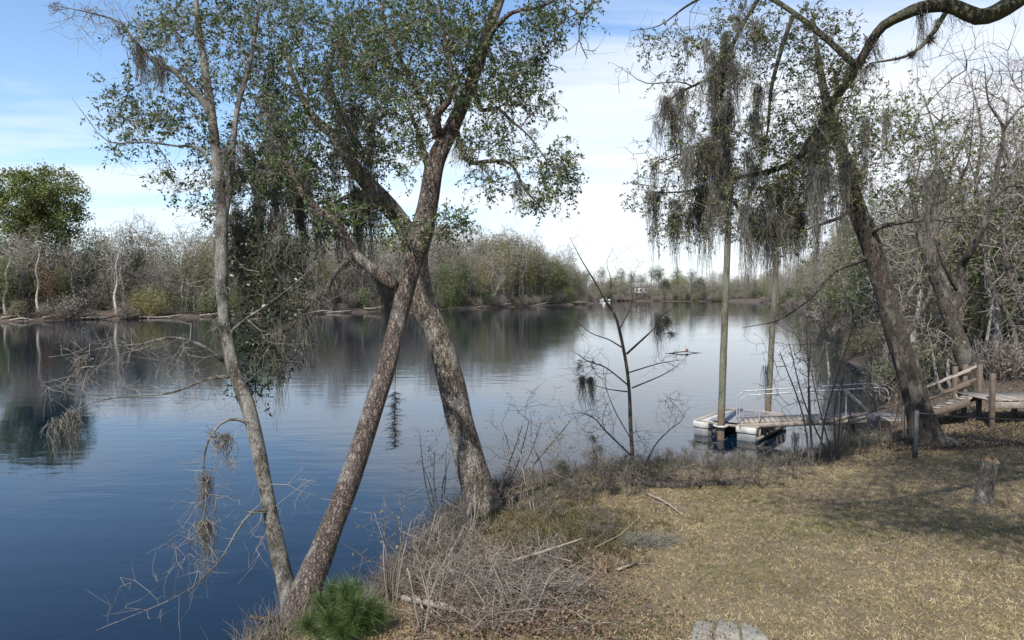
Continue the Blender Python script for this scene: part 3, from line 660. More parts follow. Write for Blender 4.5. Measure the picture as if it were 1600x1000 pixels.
u4 = limb((1080, 134, 11.9, .014), (1060, 128, 11.9, .01), (1010, 130, 11.9, .008), (985, 116, 11.9, .005), (960, 100, 11.9, .003))
u5 = limb((1130, 215, 12, .02), (1085, 230, 12, .016), (1050, 246, 12, .01), (1022, 258, 12, .005))
u6 = limb((1240, 22, 11.5, .04), (1220, 80, 11.4, .034), (1205, 140, 11.4, .028), (1200, 200, 11.4, .02), (1190, 250, 11.5, .012))
C = [cl(1130, 40, 12, 70, 60, 1, 70), cl(1200, 60, 11.6, 80, 60, 1, 80), cl(1275, 60, 11.2, 70, 60, 1, 70), cl(1155, 120, 12, 60, 50, .8, 50), cl(1185, 190, 11.6, 60, 60, .8, 60), cl(1255, 160, 11.2, 60, 60, .8, 60),
     cl(1080, 200, 12, 45, 35, .5, 24), cl(1062, 262, 12.1, 54, 36, .7, 56), cl(1012, 302, 12.4, 34, 34, .5, 34), cl(1085, 312, 12.2, 62, 44, .8, 70), cl(1160, 300, 12, 60, 50, .8, 64), cl(1225, 300, 11.6, 50, 40, .8, 46),
     cl(1060, 60, 12.2, 46, 40, .6, 34), cl(1046, 362, 12.2, 30, 22, .5, 22), cl(1185, 355, 11.8, 60, 36, .7, 34), cl(1050, 120, 12, 24, 24, .4, 10), cl(1250, 240, 11.3, 40, 40, .6, 30), cl(1135, 175, 12, 36, 50, .6, 26), cl(1325, 110, 10.9, 40, 30, .6, 36), cl(1300, 180, 11, 50, 60, .8, 56), cl(1260, 250, 11.3, 50, 50, .8, 36), cl(1235, 360, 11.6, 40, 40, .7, 40), cl(1130, 350, 12, 60, 30, .7, 40), cl(1170, 200, 11.8, 150, 170, 1.4, 190), cl(1240, 320, 11.6, 60, 50, .8, 50),
     cl(1200, -50, 11.6, 130, 40, 1.5, 60)]
crown_hi = [ball(top + (-.4, -1.0, 4.4), (2.8, 2.4, 1.8), 170), ball(top + (3.8, -2.2, 2.8), (2.8, 2.4, 1.6), 150), ball(top + (-3.2, -2.2, 3.6), (1.9, 1.7, 1.2), 110), ball(top + (3.4, 3.6, 3.8), (2.6, 2.6, 1.5), 120), ball(top + (-4.2, -3.2, 3.7), (2.4, 2.2, 1.0), 150), ball((2.2, 4.2, 10.0), (1.7, 1.5, .7), 90), ball((4.5, 6.2, 10.2), (2.0, 1.6, .8), 130), ball((3.6, 3.2, 9.8), (1.6, 1.3, .7), 110), ball((3.0, 8.0, 10.8), (1.5, 1.2, .7), 70), ball((6.6, 8.4, 10.8), (1.6, 1.4, .7), 90), ball(top + (-2, -4.6, 4.4), (2.2, 1.6, .9), 90)]  # out-of-view crown; leftward clusters placed so their shade reaches the lawn
oak8 = near_tree("live_oak", "dark sweeping oak limb from the upper right corner, drooping mossy foliage over the floating dock", b8, [l1, l2, lA, lB, lC, lD, lE, u1, u2, u3, u4, u5, u6], M_BARK_OAK, C + crown_hi, M_OAK2, 18,
          leaf_len=.064, leaf_w=.027, step=.22, sides=14, flare=.6, spray=.45, lump=.1, bare=[cl(980, 110, 12, 40, 40, .4, 16), cl(1000, 230, 12, 36, 30, .4, 12), cl(1010, 60, 12.2, 50, 40, .4, 20)],
          moss_pts=np.vstack([mline(u2, 14, .16), mline(u3, 9, .04), mline(u5, 6, .04), cl(1150, 220, 12, 110, 130, 1, 22), cl(1270, 250, 11.3, 60, 90, .8, 12), cl(1190, 345, 11.8, 110, 20, .6, 14), cl(1110, 70, 12, 50, 40, .5, 5), cl(1180, 110, 11.8, 60, 60, .6, 7), cl(1100, 310, 12.2, 60, 30, .6, 9), cl(1190, 310, 11.8, 60, 40, .6, 8), mline(l1[-46:], 16, .05), cl(1060, 330, 12.2, 24, 16, .3, 5), cl(1245, 250, 11.4, 30, 40, .5, 3), cl(1225, 330, 11.7, 40, 30, .5, 4)]),
          moss_len=.95, moss_n=50, msp=.055, auto_moss=.0015)
hi = np.vstack(crown_hi); hi = np.repeat(hi[(hi[:, 2] > 8.9)], 31, 0); hi = hi + rng.normal(size=hi.shape) * (.24, .24, .12)
lb = MB(); leaves(lb, hi, .10, .046, up=.8); part('crown', lb, M_OAK2, oak8)  # extra unseen leaves thickening the crown to deepen the lawn shade
mm = MB(); moss(mm, np.vstack([mline(u2[6:], 24, .11), mline(u2[14:], 14, .08), cl(1100, 235, 12, 26, 14, .3, 5), mline(u3, 6, .05)]), .85, 60, .06)
part('spanish_moss', mm, M_MOSS_DARK, oak8)
mb = MB(); moss(mb, np.vstack([mline(l1[120:150], 7, .05), mline(l2, 3, .03)]), .2, 18, .02)
for c_, rr in ((P(1453, 62, 10.25), .10), (P(1424, 86, 10.2), .08)):     # air plant rosettes
    d = nrm(rng.normal(size=(150, 3))); p0 = np.repeat(c_[None], 150, 0)
    prisms(mb, p0, p0 + d * rr * rng.uniform(.6, 1.5, (150, 1)), .005, .001)
solo("air_plant", mb, M_MOSS_DARK, "dark air plants and moss tufts along the bare limb at the upper right corner", "plant", P(1453, 62, 10.25))

# --- forked tree behind the steps
b6 = onground(1526, 614); Y6 = b6[1]
t6 = limb((1530, 622, Y6, 0.410), (1524, 604, Y6, 0.344), (1512, 570, Y6, 0.312), (1498, 535, Y6, 0.279), (1485, 495, Y6, 0.262), (1478, 480, Y6, 0.246), (1470, 450, Y6, 0.205), (1455, 420, Y6, 0.180), (1440, 380, Y6, 0.131), (1430, 330, Y6, 0.082), (1420, 270, Y6, 0.033))
t6b = limb((1484, 494, Y6, 0.164), (1494, 474, Y6, 0.156), (1502, 445, Y6, 0.148), (1503, 415, Y6, 0.139), (1515, 395, Y6 - .5, 0.123), (1536, 355, Y6 - 1, 0.098), (1550, 312, Y6 - 1.2, 0.082), (1560, 256, Y6 - 1.2, 0.070), (1567, 200, Y6 - 1.2, 0.049), (1545, 160, Y6 - 1.2, 0.029), (1538, 100, Y6 - 1.2, 0.012))
t6c = limb((1496, 452, Y6, 0.098), (1482, 425, Y6 - .2, 0.082), (1470, 402, Y6 - .3, 0.057), (1460, 370, Y6 - .4, 0.025))
t6d = limb((1567, 205, Y6 - 1.2, .05), (1580, 185, Y6 - 1.3, .035), (1600, 165, Y6 - 1.4, .025), (1640, 150, Y6 - 1.5, .01))
t6e = limb((1552, 310, Y6 - 1.2, .05), (1580, 290, Y6 - 1.4, .04), (1620, 300, Y6 - 1.6, .02))
C = [cl(1470, 340, Y6, 60, 50, 2, 44), cl(1440, 400, Y6, 50, 40, 2, 40), cl(1550, 330, Y6, 50, 60, 2, 50), cl(1590, 250, Y6, 40, 60, 2, 46), cl(1480, 530, Y6 - 1, 40, 30, 1.5, 34), cl(1440, 540, Y6 - 1, 30, 30, 1.5, 20)]
near_tree("forked_tree", "dark forked trunk rising behind the upper wooden walkway", b6, [t6, t6b, t6c, t6d, t6e], M_BARK_DARK, C, M_FAR_OLIVE, 6, leaf_len=.11, leaf_w=.05, step=.5, sides=12, flare=.5, spray=.9, wig=.1, leaf_sp=.3, twig_m=M_TWIG_GREY, r0=.0045,
          bare=[cl(1540, 170, Y6 - 1.2, 60, 90, 1.5, 260), cl(1500, 250, Y6 - 1, 60, 80, 1.5, 160), cl(1590, 130, Y6 - 1.2, 50, 60, 1.2, 110), cl(1580, 420, Y6 - 1, 50, 70, 2, 60)])

# --- small bare tree on the near bank with moss tufts
b7 = onground(991, 750); Y7 = b7[1]
def q7(*p): return limb(*[(a, b_, Y7 + c, r * .8) for a, b_, c, r in p])
t7 = q7((991, 754, 0, .065), (990, 740, 0, .055), (986, 677, 0, .05), (983, 608, 0, .046), (976, 555, 0, .042), (963, 498, 0, .036), (948, 473, 0, .03), (927, 436, 0, .02), (908, 405, 0, .013), (890, 370, 0, .005))
br7 = [q7((979, 553, 0, .03), (1022, 513, -.2, .022), (1033, 494, -.3, .014), (1052, 481, -.3, .006)), q7((972, 543, 0, .022), (950, 530, .2, .016), (923, 520, .3, .012), (897, 498, .4, .004)),
       q7((984, 604, 0, .024), (946, 574, -.4, .017), (920, 565, -.6, .012), (890, 545, -.7, .004)), q7((988, 606, 0, .022), (1037, 585, .4, .014), (1060, 570, .5, .008), (1073, 556, .5, .004)),
       q7((983, 582, 0, .018), (1030, 568, .3, .012), (1068, 562, .4, .004)), q7((986, 712, 0, .028), (946, 673, -.3, .02), (930, 655, -.4, .014), (905, 645, -.5, .008), (880, 650, -.5, .004)),
       q7((1000, 746, .05, .026), (1022, 698, .3, .02), (1049, 669, .5, .014), (1068, 652, .5, .01), (1045, 622, .6, .004)), q7((968, 515, 0, .016), (985, 480, .2, .011), (990, 450, .3, .008), (985, 420, .3, .004)),
       q7((980, 612, 0, .018), (950, 608, .3, .012), (922, 600, .4, .007), (905, 596, .4, .004)), q7((988, 690, 0, .018), (960, 640, .3, .013), (946, 600, .4, .007), (950, 575, .4, .003)), q7((948, 473, 0, .014), (955, 440, .2, .01), (948, 410, .3, .006), (960, 385, .3, .003))]
bare7 = [cl(920, 580, Y7 - .3, 36, 40, .4, 120), cl(930, 650, Y7 - .2, 36, 50, .4, 138), cl(1050, 640, Y7 + .4, 30, 36, .3, 90), cl(1045, 565, Y7 + .3, 30, 18, .2, 42), cl(970, 430, Y7 + .2, 40, 50, .3, 60), cl(1000, 700, Y7, 30, 40, .3, 78), cl(1005, 480, Y7, 20, 26, .2, 24), cl(905, 520, Y7 + .3, 20, 20, .2, 24), cl(900, 390, Y7, 14, 26, .1, 24)]
sap7 = near_tree("bare_sapling", "small bare dark sapling on the grassy bank with two hanging moss tufts", b7, [t7] + br7, M_BARK_DARK, [], None, twig_m=M_TWIG_DARK, bare=bare7, spray=.9, wig=.1, flare=.3, sides=9, r0=.0022,
          )
for g_ in ((cl(1027, 492, Y7 - .25, 3, 8, .04, 7), .6), (cl(1040, 497, Y7 - .3, 5, 8, .04, 6), .42), (np.vstack([cl(906, 570, Y7 - .6, 3, 10, .04, 4), cl(914, 590, Y7 - .6, 16, 3, .05, 7)]), .4), (cl(1048, 520, Y7 - .3, 8, 2, .03, 3), .3)):
    mm = MB(); moss(mm, g_[0], g_[1], 26, .02); part("moss_tuft", mm, M_MOSS_DARK, sap7)

# ------------------------------------------------------------------ floating dock, gangway, stairs
def rails_tube(mb, pts, r=.019, sides=8):
    tube(mb, smooth_path([(*p, r) for p in pts], .05), sides, 0)


fd = np.array((.785, -.62, 0)); sd = np.array((.62, .785, 0)); fc = np.array((6.57, 21.05, 0)); MD = np.array([fd, sd, (0, 0, 1)])
def dk(a, bb, z): return fc + fd * a + sd * bb + np.array((0, 0, z))
dock = thing("floating_dock", "low floating dock with white float ends and a grey deck, moored between two pilings", "floating dock", dk(0, 1.4, 0))
for a, w in ((-.74, .5), (.70, .62)):
    f = MB(); box(f, dk(a, 1.4, .335), (w, 2.86, .19), MD)
    for k in (-1, 1): box(f, dk(a + k * (w / 2 + .012), 1.4, .40), (.025, 2.8, .03), MD)
    fo = bevel(part("float", f, M_WHITE, dock), .03)
    g = MB(); box(g, dk(a, 1.4, .07), (w - .04, 2.78, .34), MD); bevel(part("float_side", g, M_GREYFLOAT, dock, sub=fo), .02)
d = MB(); box(d, dk(-.05, 1.55, .455), (1.1, 2.4, .03), MD); bevel(part("deck", d, M_DECKGREY, dock))
d = MB()
box(d, dk(0, 2.83, .46), (2.0, .15, .05), MD); box(d, dk(-.93, 1.4, .447), (.16, 2.7, .03), MD)
for k in range(9): box(d, dk(.72, .15 + k * .145 * 2.1, .447 + rng.normal() * .002), (.66, .26, .028), MD)
bevel(part("deck_boards", d, M_WOOD, dock))
d = MB()
for k in range(7): box(d, dk(1.03, .25 + k * .42, .2), (.05, .06, .36), MD)
beam(d, dk(1.04, 0, .1), dk(1.04, 2.8, .1), .05, .09); beam(d, dk(.9, .02, .42), dk(-.9, .02, .42), .04, .08)
part("side_rail", d, M_DRIFT, dock)
pp1 = dk(-.02, -.2, 0); pp2 = dk(.35, 3.06, 0)
d = MB(); a = np.arange(24) / 24 * 2 * math.pi
tube(d, np.array([(*(pp1 + (math.cos(t) * .2, math.sin(t) * .2, .42)), .03) for t in np.append(a, a[0])]), 8, 0); box(d, pp1 + sd * .18 + (0, 0, .4), (.34, .14, .05), MD); part("pile_guide", d, M_WHITE, dock)
d = MB(); tube(d, np.array([(*(pp2 + (math.cos(t) * .2, math.sin(t) * .2, .42)), .03) for t in np.append(a, a[0])]), 8, 0); part("pile_guide", d, M_WHITE, dock)
for pp, rr, tx, lab in ((pp1, .104, .2, "tall wooden piling rising through the near edge of the floating dock"), (pp2, .094, .34, "tall wooden piling at the far corner of the floating dock, beyond the nearer piling")):
    pm = MB(); tube(pm, smooth_path([(*(pp + (0, 0, -.6)), rr * 1.05), (*(pp + (tx * .3, 0, 2.5)), rr), (*(pp + (tx, 0, 8.0)), rr * .82)], .2), 14, .025, rr * 10)
    r_ = thing("mooring_piling", lab, "piling", pp, "pilings of the floating dock"); part("pole", pm, M_POLE, r_, True)
    st = MB(); tube(st, smooth_path([(*(pp + (0, 0, -.3)), rr * 1.07), (*(pp + (tx * .06, 0, .45)), rr * 1.05), (*(pp + (tx * .13, 0, 1.05)), rr * 1.035)], .15), 14, .02); part("wet_stain", st, wood("wet_wood", (.07, .05, .035), (.17, .12, .085)), r_, True)

gA = np.array((7.05, 21.15, .53)); gB = np.array((10.5, 20.3, .86)); gd = nrm(gB - gA); gn = nrm(np.cross((0, 0, 1), gd))
gang = thing("gangway", "sloping plank gangway with pipe handrails from the landing to the floating dock", "gangway", (gA + gB) / 2)
d = MB(); L_ = np.linalg.norm(gB - gA); k = int(L_ / .15)
for i in range(k):
    c_ = gA + gd * (i + .5) * L_ / k; box(d, c_ + (0, 0, rng.normal() * .002), (.135, .92, .03), np.array([gd, gn, np.cross(gd, gn)]))
part("deck_boards", d, M_WOOD, gang)
for s in (-.44, .44):
    d = MB(); beam(d, gA + gn * s - (0, 0, .09), gB + gn * s - (0, 0, .09), .05, .15); part("stringer", d, M_DRIFT, gang)
h_ = np.array((0, 0, 1.0))
for s in (-.47, .47):
    d = MB(); o_ = gn * s; e = gB + gd * .55
    rails_tube(d, [gA + o_, gA + o_ + h_ * .62, gA + o_ + gd * .05 + h_ * .74, gA + o_ + gd * .16 + h_ * .82, gA + o_ + gd * .35 + h_ * .85, gB + o_ + h_ * .87, e + o_ - gd * .3 + h_ * .87, e + o_ - gd * .1 + h_ * .83, e + o_ + h_ * .70, e + o_ + gd * .02 + h_ * .45])
    hr = part("handrail", d, M_PIPE, gang, True)
    for t in (.16, .5, .84):
        d = MB(); q = gA + (gB - gA) * t + o_; rails_tube(d, [q, q + h_ * .86], .018); part("rail_post", d, M_PIPE, gang, True, sub=hr)
    d = MB(); q = gA + (gB - gA) * .84 + o_; rails_tube(d, [q + h_ * .84, gB + o_ + gd * .25], .016); part("brace", d, M_PIPE, gang, True, sub=hr)

stairs = thing("wooden_stairs", "weathered wooden stairs and landing stepping down the bank to the gangway", "stairs", (11.9, 19.9, .6))
lc = np.array((11.2, 20.3, .80)); d = MB()
for i in range(9): box(d, lc + (-.62 + i * .155, 0, rng.normal() * .002), (.145, 1.35, .035))
part("landing", d, M_WOOD, stairs)
for k_ in (-.70, .70): d = MB(); box(d, lc + (0, k_, -.09), (1.42, .045, .19)); bevel(part("fascia_board", d, M_WOODBR, stairs))
sA = np.array((11.9, 20.1, .80)); sB = np.array((13.0, 19.15, 1.58)); s2 = sB - sA; s2[2] = 0; sdv = nrm(s2); snv = np.cross((0, 0, 1), sdv)
for i in range(5):
    d = MB(); c_ = sA + (sB - sA) * (i + .5) / 5 + (0, 0, .06)
    for q in (-.075, .075): box(d, c_ + sdv * q, (.14, 1.15, .035), np.array([sdv, snv, (0, 0, 1)]))
    part("tread", d, M_WOOD, stairs)
for s in (-.56, .56):
    d = MB(); beam(d, sA + snv * s - sdv * .05 + (0, 0, -.06), sB + snv * s + (0, 0, -.06), .045, .2); part("stringer", d, M_WOODBR, stairs)
    for z0, hh in ((.85, .065), (.48, .10)):
        d = MB(); beam(d, sA + snv * (s * 1.1) + (-.1, 0, z0 - .1), sB + snv * (s * 1.1) + (0, 0, z0 - .04), .04, hh); part("handrail", d, M_DRIFT if z0 > .6 else M_WOODBR, stairs)
    d = MB(); q = sA + snv * s * 1.1; beam(d, q + (0, 0, -.6), q + (0, 0, .82), .075, .075, (1, 0, 0)); part("post", d, M_WOODBR, stairs)
for x, y, zt in ((10.55, 19.55, .95), (11.3, 19.55, 1.45), (10.55, 21.0, 1.2), (9.75, 19.85, .5), (11.85, 21.0, 1.4)):
    d = MB(); beam(d, (x, y, -.9), (x, y, zt), .10, .10, (1, 0, 0)); bevel(part("post", d, M_WOODBR, stairs))
d = MB(); beam(d, (9.1, 19.95, .62), (11.35, 19.5, 1.38), .03, .055); part("handrail", d, M_WOODBR, stairs)
d = MB(); beam(d, (9.6, 19.8, .1), (11.3, 19.52, .62), .04, .13); part("brace_board", d, M_WOODBR, stairs)

walk = thing("wooden_walkway", "grey plank walkway on posts at the right edge, leading to the top of the stairs", "walkway", (15, 18.9, .9))
d = MB(); wA = np.array((12.95, 19.1, 1.6))
for i in range(34): box(d, wA + (.08 + i * .15, rng.normal() * .012, rng.normal() * .003), (.138, 1.5, .035))
part("deck_boards", d, M_WOOD, walk)
for s in (-.72, .72):
    d = MB(); beam(d, wA + (0, s, -.12), wA + (5.1, s, -.12), .045, .19); bevel(part("fascia_board", d, M_WOOD, walk))
for x, y, zt in ((0.0, -.79, 2.34), (.02, .80, 2.36), (.32, .82, 2.42), (1.7, -.68, 1.55), (1.7, .68, 1.55), (3.4, -.68, 1.55), (4.9, -.68, 1.55), (.75, .82, 2.42)):
    d = MB(); q = wA + (x, y, 0); beam(d, (q[0], q[1], .5), (q[0], q[1], zt), .11, .11, (1, 0, 0)); bevel(part("post", d, M_WOODBR, walk))
d = MB(); beam(d, wA + (.3, .88, .72), wA + (.8, .88, .72), .04, .09); part("rail_board", d, M_WOODBR, walk)
d = MB(); beam(d, wA + (.3, .88, .35), wA + (.8, .88, .35), .04, .09); part("rail_board", d, M_WOODBR, walk)

# post and cable
pb = onground(1430, 716); d = MB(); tube(d, np.array([(*(pb + (0, 0, -.2)), .055), (*(pb + (0, 0, .5)), .053), (*(pb + (.01, 0, 1.1)), .05)]), 12, .01)
solo("steel_post", d, M_STEEL, "dark green steel post in the lawn holding a sagging cable", "post", pb, True)
pt = pb + (.01, 0, 1.04); e2 = np.array((pb[0] + 5.2, pb[1] - .6, gz(pb[0] + 5.2, pb[1] - .6) + 1.0)); e1 = np.array((11.3, 19.55, 1.15))
d = MB()
for a_, b_, sg in ((pt, e2, .16), (pt, e1, .1)):
    t = np.linspace(0, 1, 24); pth = a_ + (b_ - a_) * t[:, None]; pth[:, 2] -= sg * 4 * t * (1 - t); tube(d, np.column_stack([pth, np.full(24, .018)]), 6, 0)
solo("cable", d, M_ROPE, "dark sagging cable strung from the steel post past the oak trunk to the right edge", "cable", pt, True)
d = MB(); tube(d, np.array([(e2[0], e2[1], e2[2] - 1.3, .055), (e2[0], e2[1], e2[2] + .08, .05)]), 12, .01)
solo("steel_post", d, M_STEEL, "dark steel post outside the right edge where the sagging cable ends", "post", (e2[0], e2[1], e2[2] - 1), True)

# ------------------------------------------------------------------ stumps, logs, pavers
sb = onground(1537, 782); sroot = thing("tree_stump", "leaning lichen-mottled stump with a ragged orange top on the lawn", "stump", sb)
d = MB(); tube(d, smooth_path([(*(sb + (-.03, 0, -.15)), .17), (*(sb + (0, 0, .1)), .145), (*(sb + (.05, 0, .4)), .13), (*(sb + (.11, .01, .70)), .128)], .05), 16, .07, 3, .2); part("trunk", d, M_BARK_PALE, sroot, True)
d = MB()
for k in range(26):
    a_ = rng.uniform(0, 6.28); r_ = .12 * math.sqrt(rng.random()); q = sb + (.11 + r_ * math.cos(a_), r_ * math.sin(a_), .68); prisms(d, [q], [q + (rng.normal() * .01, rng.normal() * .01, rng.uniform(.03, .11))], .026, .008, 5)
part("broken_top", d, M_CUT, sroot)
sb = onground(938, 898); d = MB()
for dx, an, hh in ((-.05, -.2, .15), (0, .02, .22), (.05, .15, .12), (.02, .1, .18), (-.02, -.1, .1)):
    prisms(d, [sb + (dx, 0, -.03)], [sb + (dx + an * .2, .02, hh)], .038, .022, 6)
solo("splintered_stub", d, M_CUT, "small splintered orange stub standing in the grass near the brush heap", "stump", sb)

for pts, lab in ((((1075, 1004), (1085, 972), (1118, 968), (1110, 1006)), "cracked concrete paver at the lower edge, leftmost of the three"), (((1114, 1006), (1122, 969), (1152, 971), (1158, 1008)), "cracked concrete paver at the lower edge, between the other two"),
                 (((1162, 1008), (1156, 973), (1188, 984), (1206, 1008)), "cracked concrete paver at the lower edge, rightmost of the three")):
    c_ = np.array([onground(*p) for p in pts]); zt = c_[:, 2].max() + .012; top_ = c_.copy(); top_[:, 2] = zt; bot = c_.copy(); bot[:, 2] -= .06
    d = MB(); d.add(np.vstack([bot, top_]), [(3, 2, 1, 0), (4, 5, 6, 7), (0, 1, 5, 4), (1, 2, 6, 5), (2, 3, 7, 6), (3, 0, 4, 7)])
    bevel(solo("paving_slab", d, M_STONE, lab, "paver", c_.mean(0), group="concrete pavers in the lawn"), .012)


def log(name, pts, m_, lab, cat="log", lump=.1, stubs=0, sides=10):
    p_ = smooth_path(pts, .1); d = MB(); tube(d, p_, sides, lump, rng.integers(50))
    for _ in range(stubs):
        i = rng.integers(2, len(p_) - 2); v = nrm(rng.normal(size=3)); v[2] = abs(v[2]); q = p_[i, :3]
        L_ = rng.uniform(.15, .5); prisms(d, [q], [q + v * L_], p_[i, 3] * .35, p_[i, 3] * .12, 5)
    return solo(name, d, m_, lab, cat, p_[0, :3], True)


def gl(px, py, up=0.0, z=None):
    p = onground(px, py) if z is None else G(px, py, z); return p + np.array((0, 0, up))


log("floating_log", [(*G(1186, 700, .02), .10), (*G(1225, 712, .03), .11), (*G(1262, 722, .05), .10), (*G(1300, 737, .08), .09)], M_LOG, "dark log afloat slanting from the floating dock to the bank", stubs=4)
log("bank_log", [(*G(684, 812, .10), .11), (*G(712, 813, .10), .12), (*G(745, 812, .14), .11)], M_LOG, "dark rotten log sticking into the water at the foot of the plated trunk", stubs=3)
log("bank_log", [(*gl(985, 758, .02), .07), (*gl(1040, 762, .03), .09), (*gl(1110, 758, .02), .08), (*gl(1150, 757, .0), .06)], M_LOG, "dark mossy log lying along the bank behind the bare sapling's foot", stubs=5)
log("bank_log", [(*G(1290, 735, .25), .07), (*G(1340, 715, .25), .07), (*G(1400, 692, .3), .06), (*G(1425, 680, .3), .05)], M_DRIFT, "grey timber lying along the water edge below the wooden landing", stubs=2)
log("fallen_branch", [(*gl(800, 905, .25), .022), (*gl(850, 895, .3), .02), (*gl(910, 876, .32), .012)], M_DRIFT, "pale dead branch pointing up across the brush heap", "branch", stubs=4, sides=6)
log("fallen_branch", [(*gl(600, 935, .05), .045), (*gl(660, 950, .08), .045), (*gl(725, 962, .05), .035)], M_DRIFT, "grey fallen limb half hidden in brush beside the green pine sapling", "branch", stubs=4, sides=8)
log("fallen_branch", [(*gl(965, 895, .04), .014), (*gl(985, 888, .05), .016), (*gl(996, 883, .06), .012)], M_DRIFT, "short pale stick lying on the straw grass", "branch", sides=6)
log("fallen_branch", [(*gl(740, 800, .3), .03), (*gl(720, 860, .25), .028), (*gl(690, 910, .2), .022), (*gl(672, 960, .2), .014)], M_DRIFT, "pale bent branch leaning from the plated trunk down to the water", "branch", stubs=5, sides=7)
log("fallen_branch", [(*gl(835, 940, .1), .02), (*gl(880, 915, .22), .018), (*gl(860, 930, .25), .014), (*gl(830, 985, .1), .01)], M_DRIFT, "curved dead branch hooked over the brush heap", "branch", stubs=3, sides=6)
log("fallen_branch", [(*gl(1010, 775, .05), .018), (*gl(1040, 790, .06), .018), (*gl(1066, 808, .04), .012)], M_DRIFT, "thin grey branch lying in the grass below the sapling", "branch", stubs=2, sides=6)
# drifting log with a marker float
dl = thing("drifting_branch", "dark half sunk branch adrift in mid river with an orange marker at one end", "branch", G(1072, 552, 0))
d = MB(); tube(d, smooth_path([(*G(1038, 553, -.02), .02), (*G(1055, 551, .05), .035), (*G(1070, 549.5, .12), .04), (*G(1086, 551, .03), .03), (*G(1101, 552, -.03), .02)], .2), 8, .15)
prisms(d, [G(1072, 549.5, .1), G(1060, 551, .06)], [G(1071, 540, .5), G(1054, 548, .25)], .02, .008, 5); part("trunk", d, M_LOG, dl, True)
f_ = G(1073, 549, .08); d = MB(); tube(d, np.array([(*f_, .03), (*(f_ + (0, 0, .05)), .10), (*(f_ + (.04, 0, .15)), .11), (*(f_ + (.07, 0, .22)), .03)]), 12, 0); part("float", d, plain("orange_float", (.26, .10, .055), .7), dl, True)

M_DEADLEAF = leaf_mat("dead_leaves_brown", [(0, (.06, .035, .024)), (.5, (.14, .085, .055)), (1, (.26, .18, .12))], .1, .7)
M_TWIG_HEAP = twig_mat("twig_heap", (.045, .035, .028), (.24, .20, .165))
# ------------------------------------------------------------------ brush, shrubs, sapling pine, grass
def shrub(name, lab, base, h, spread, n, twm, leafm=None, per=2, stems=5, cat="shrub", lean=(0, 0), ll=.05, mossn=0, spray=.3, group=None, r0=.0025):
    base = np.asarray(base, float); sk = []
    for k in range(stems):
        a_ = rng.uniform(0, 6.28); q = base + (math.cos(a_) * .08, math.sin(a_) * .08, -.05)
        t_ = base + np.array((lean[0] + math.cos(a_) * spread * .5, lean[1] + math.sin(a_) * spread * .5, h * rng.uniform(.5, .8)))
        md = (q + t_) / 2 + rng.normal(size=3) * h * .035; r_ = .005 + .0045 * h
        sk.append(smooth_path([(*q, r_), (*md, r_ * .8), (*t_, r_ * .4)], .1))
    A = ball(base + (lean[0], lean[1], h * .6), (spread, spread, h * .5), n)
    A = A[A[:, 2] > base[2] + .05]
    a1, b1, ra, rb, X, r, D = grow(sk, A, .14, .22, r0)
    root = thing(name, lab, cat, base, group); tb = MB()
    for i, s_ in enumerate(sk): tube(tb, s_, 6, .05, i)
    prisms(tb, a1, b1, ra, rb, 3); q = X[rng.random(len(X)) < spray]
    dd = nrm(rng.normal(size=q.shape)) * rng.uniform(.05, .2, (len(q), 1)); prisms(tb, q, q + dd, .002, .001)
    part("stems", tb, twm, root)
    if leafm:
        q = np.repeat(X, per, 0); lb = MB(); leaves(lb, q + rng.normal(size=q.shape) * .05, ll, ll * .42); part("foliage", lb, leafm, root)
    if mossn:
        mm = MB(); moss(mm, X[rng.integers(0, len(X), mossn)], h * .3, 20, .05); part("spanish_moss", mm, M_MOSS_DARK, root)
    return root


M_WEED = leaf_mat("weed_leaves", [(0, (.07, .08, .03)), (.6, (.14, .15, .06)), (1, (.24, .22, .10))], .3, .5)
shrub("bare_shrub", "pale tangled bare shrub at the water edge between the pine sapling and the plated trunk", gl(650, 900, 0), 1.25, .8, 110, M_TWIG_PALE, None)
shrub("bare_shrub", "bare shrub with a few withered leaves hanging over the water right of the pine sapling", gl(610, 945, 0), 1.5, .6, 80, M_TWIG_GREY, M_WEED, 1)
shrub("bare_shrub", "pale bare shrub growing in front of the plated trunk's foot", gl(722, 850, 0), 1.3, .6, 80, M_TWIG_PALE, None)
shrub("leafy_shrub", "thin shrub with sparse small green leaves right of the plated trunk", gl(835, 800, 0), 2.0, 1.1, 110, M_TWIG_GREY, M_WEED, 2)
shrub("leafy_shrub", "low shrub with sparse green leaves left of the plated trunk", gl(715, 812, 0) + (-.35, .15, 0), 1.9, .75, 70, M_TWIG_GREY, M_WEED, 2)
shrub("bare_shrub", "dark crooked bare shrub between the plated trunk and the bare sapling", gl(778, 790, 0), 2.4, .9, 70, M_TWIG_DARK, None, lean=(.9, 0))
shrub("bare_shrub", "bare shrub wrapped in grey moss beside the sapling's foot", gl(930, 768, 0), 1.0, .8, 90, M_TWIG_GREY, None, mossn=26)
shrub("bare_shrub", "dark bare shrub standing in the shallows right of the floating dock", gl(1272, 728, 0), 4.4, 1.5, 330, M_TWIG_DARK, None, stems=4, mossn=6, r0=.003, spray=.6)
shrub("bare_shrub", "dark bare shrub before the gangway, left of the wooden landing", gl(1300, 722, 0) + (.2, .3, 0), 3.8, 1.5, 300, M_TWIG_DARK, None, stems=5, lean=(-.3, 0), mossn=5, r0=.003, spray=.6)
shrub("leafy_shrub", "low green shrub under the wooden landing", gl(1345, 712, 0), .7, .5, 60, M_TWIG_DARK, M_DARKLEAF, 3)
shrub("bare_shrub", "bare twiggy shrub right of the oak's foot in front of the stairs", gl(1385, 700, 0), 1.6, .8, 110, M_TWIG_DARK, None, stems=4, r0=.003, spray=.6)
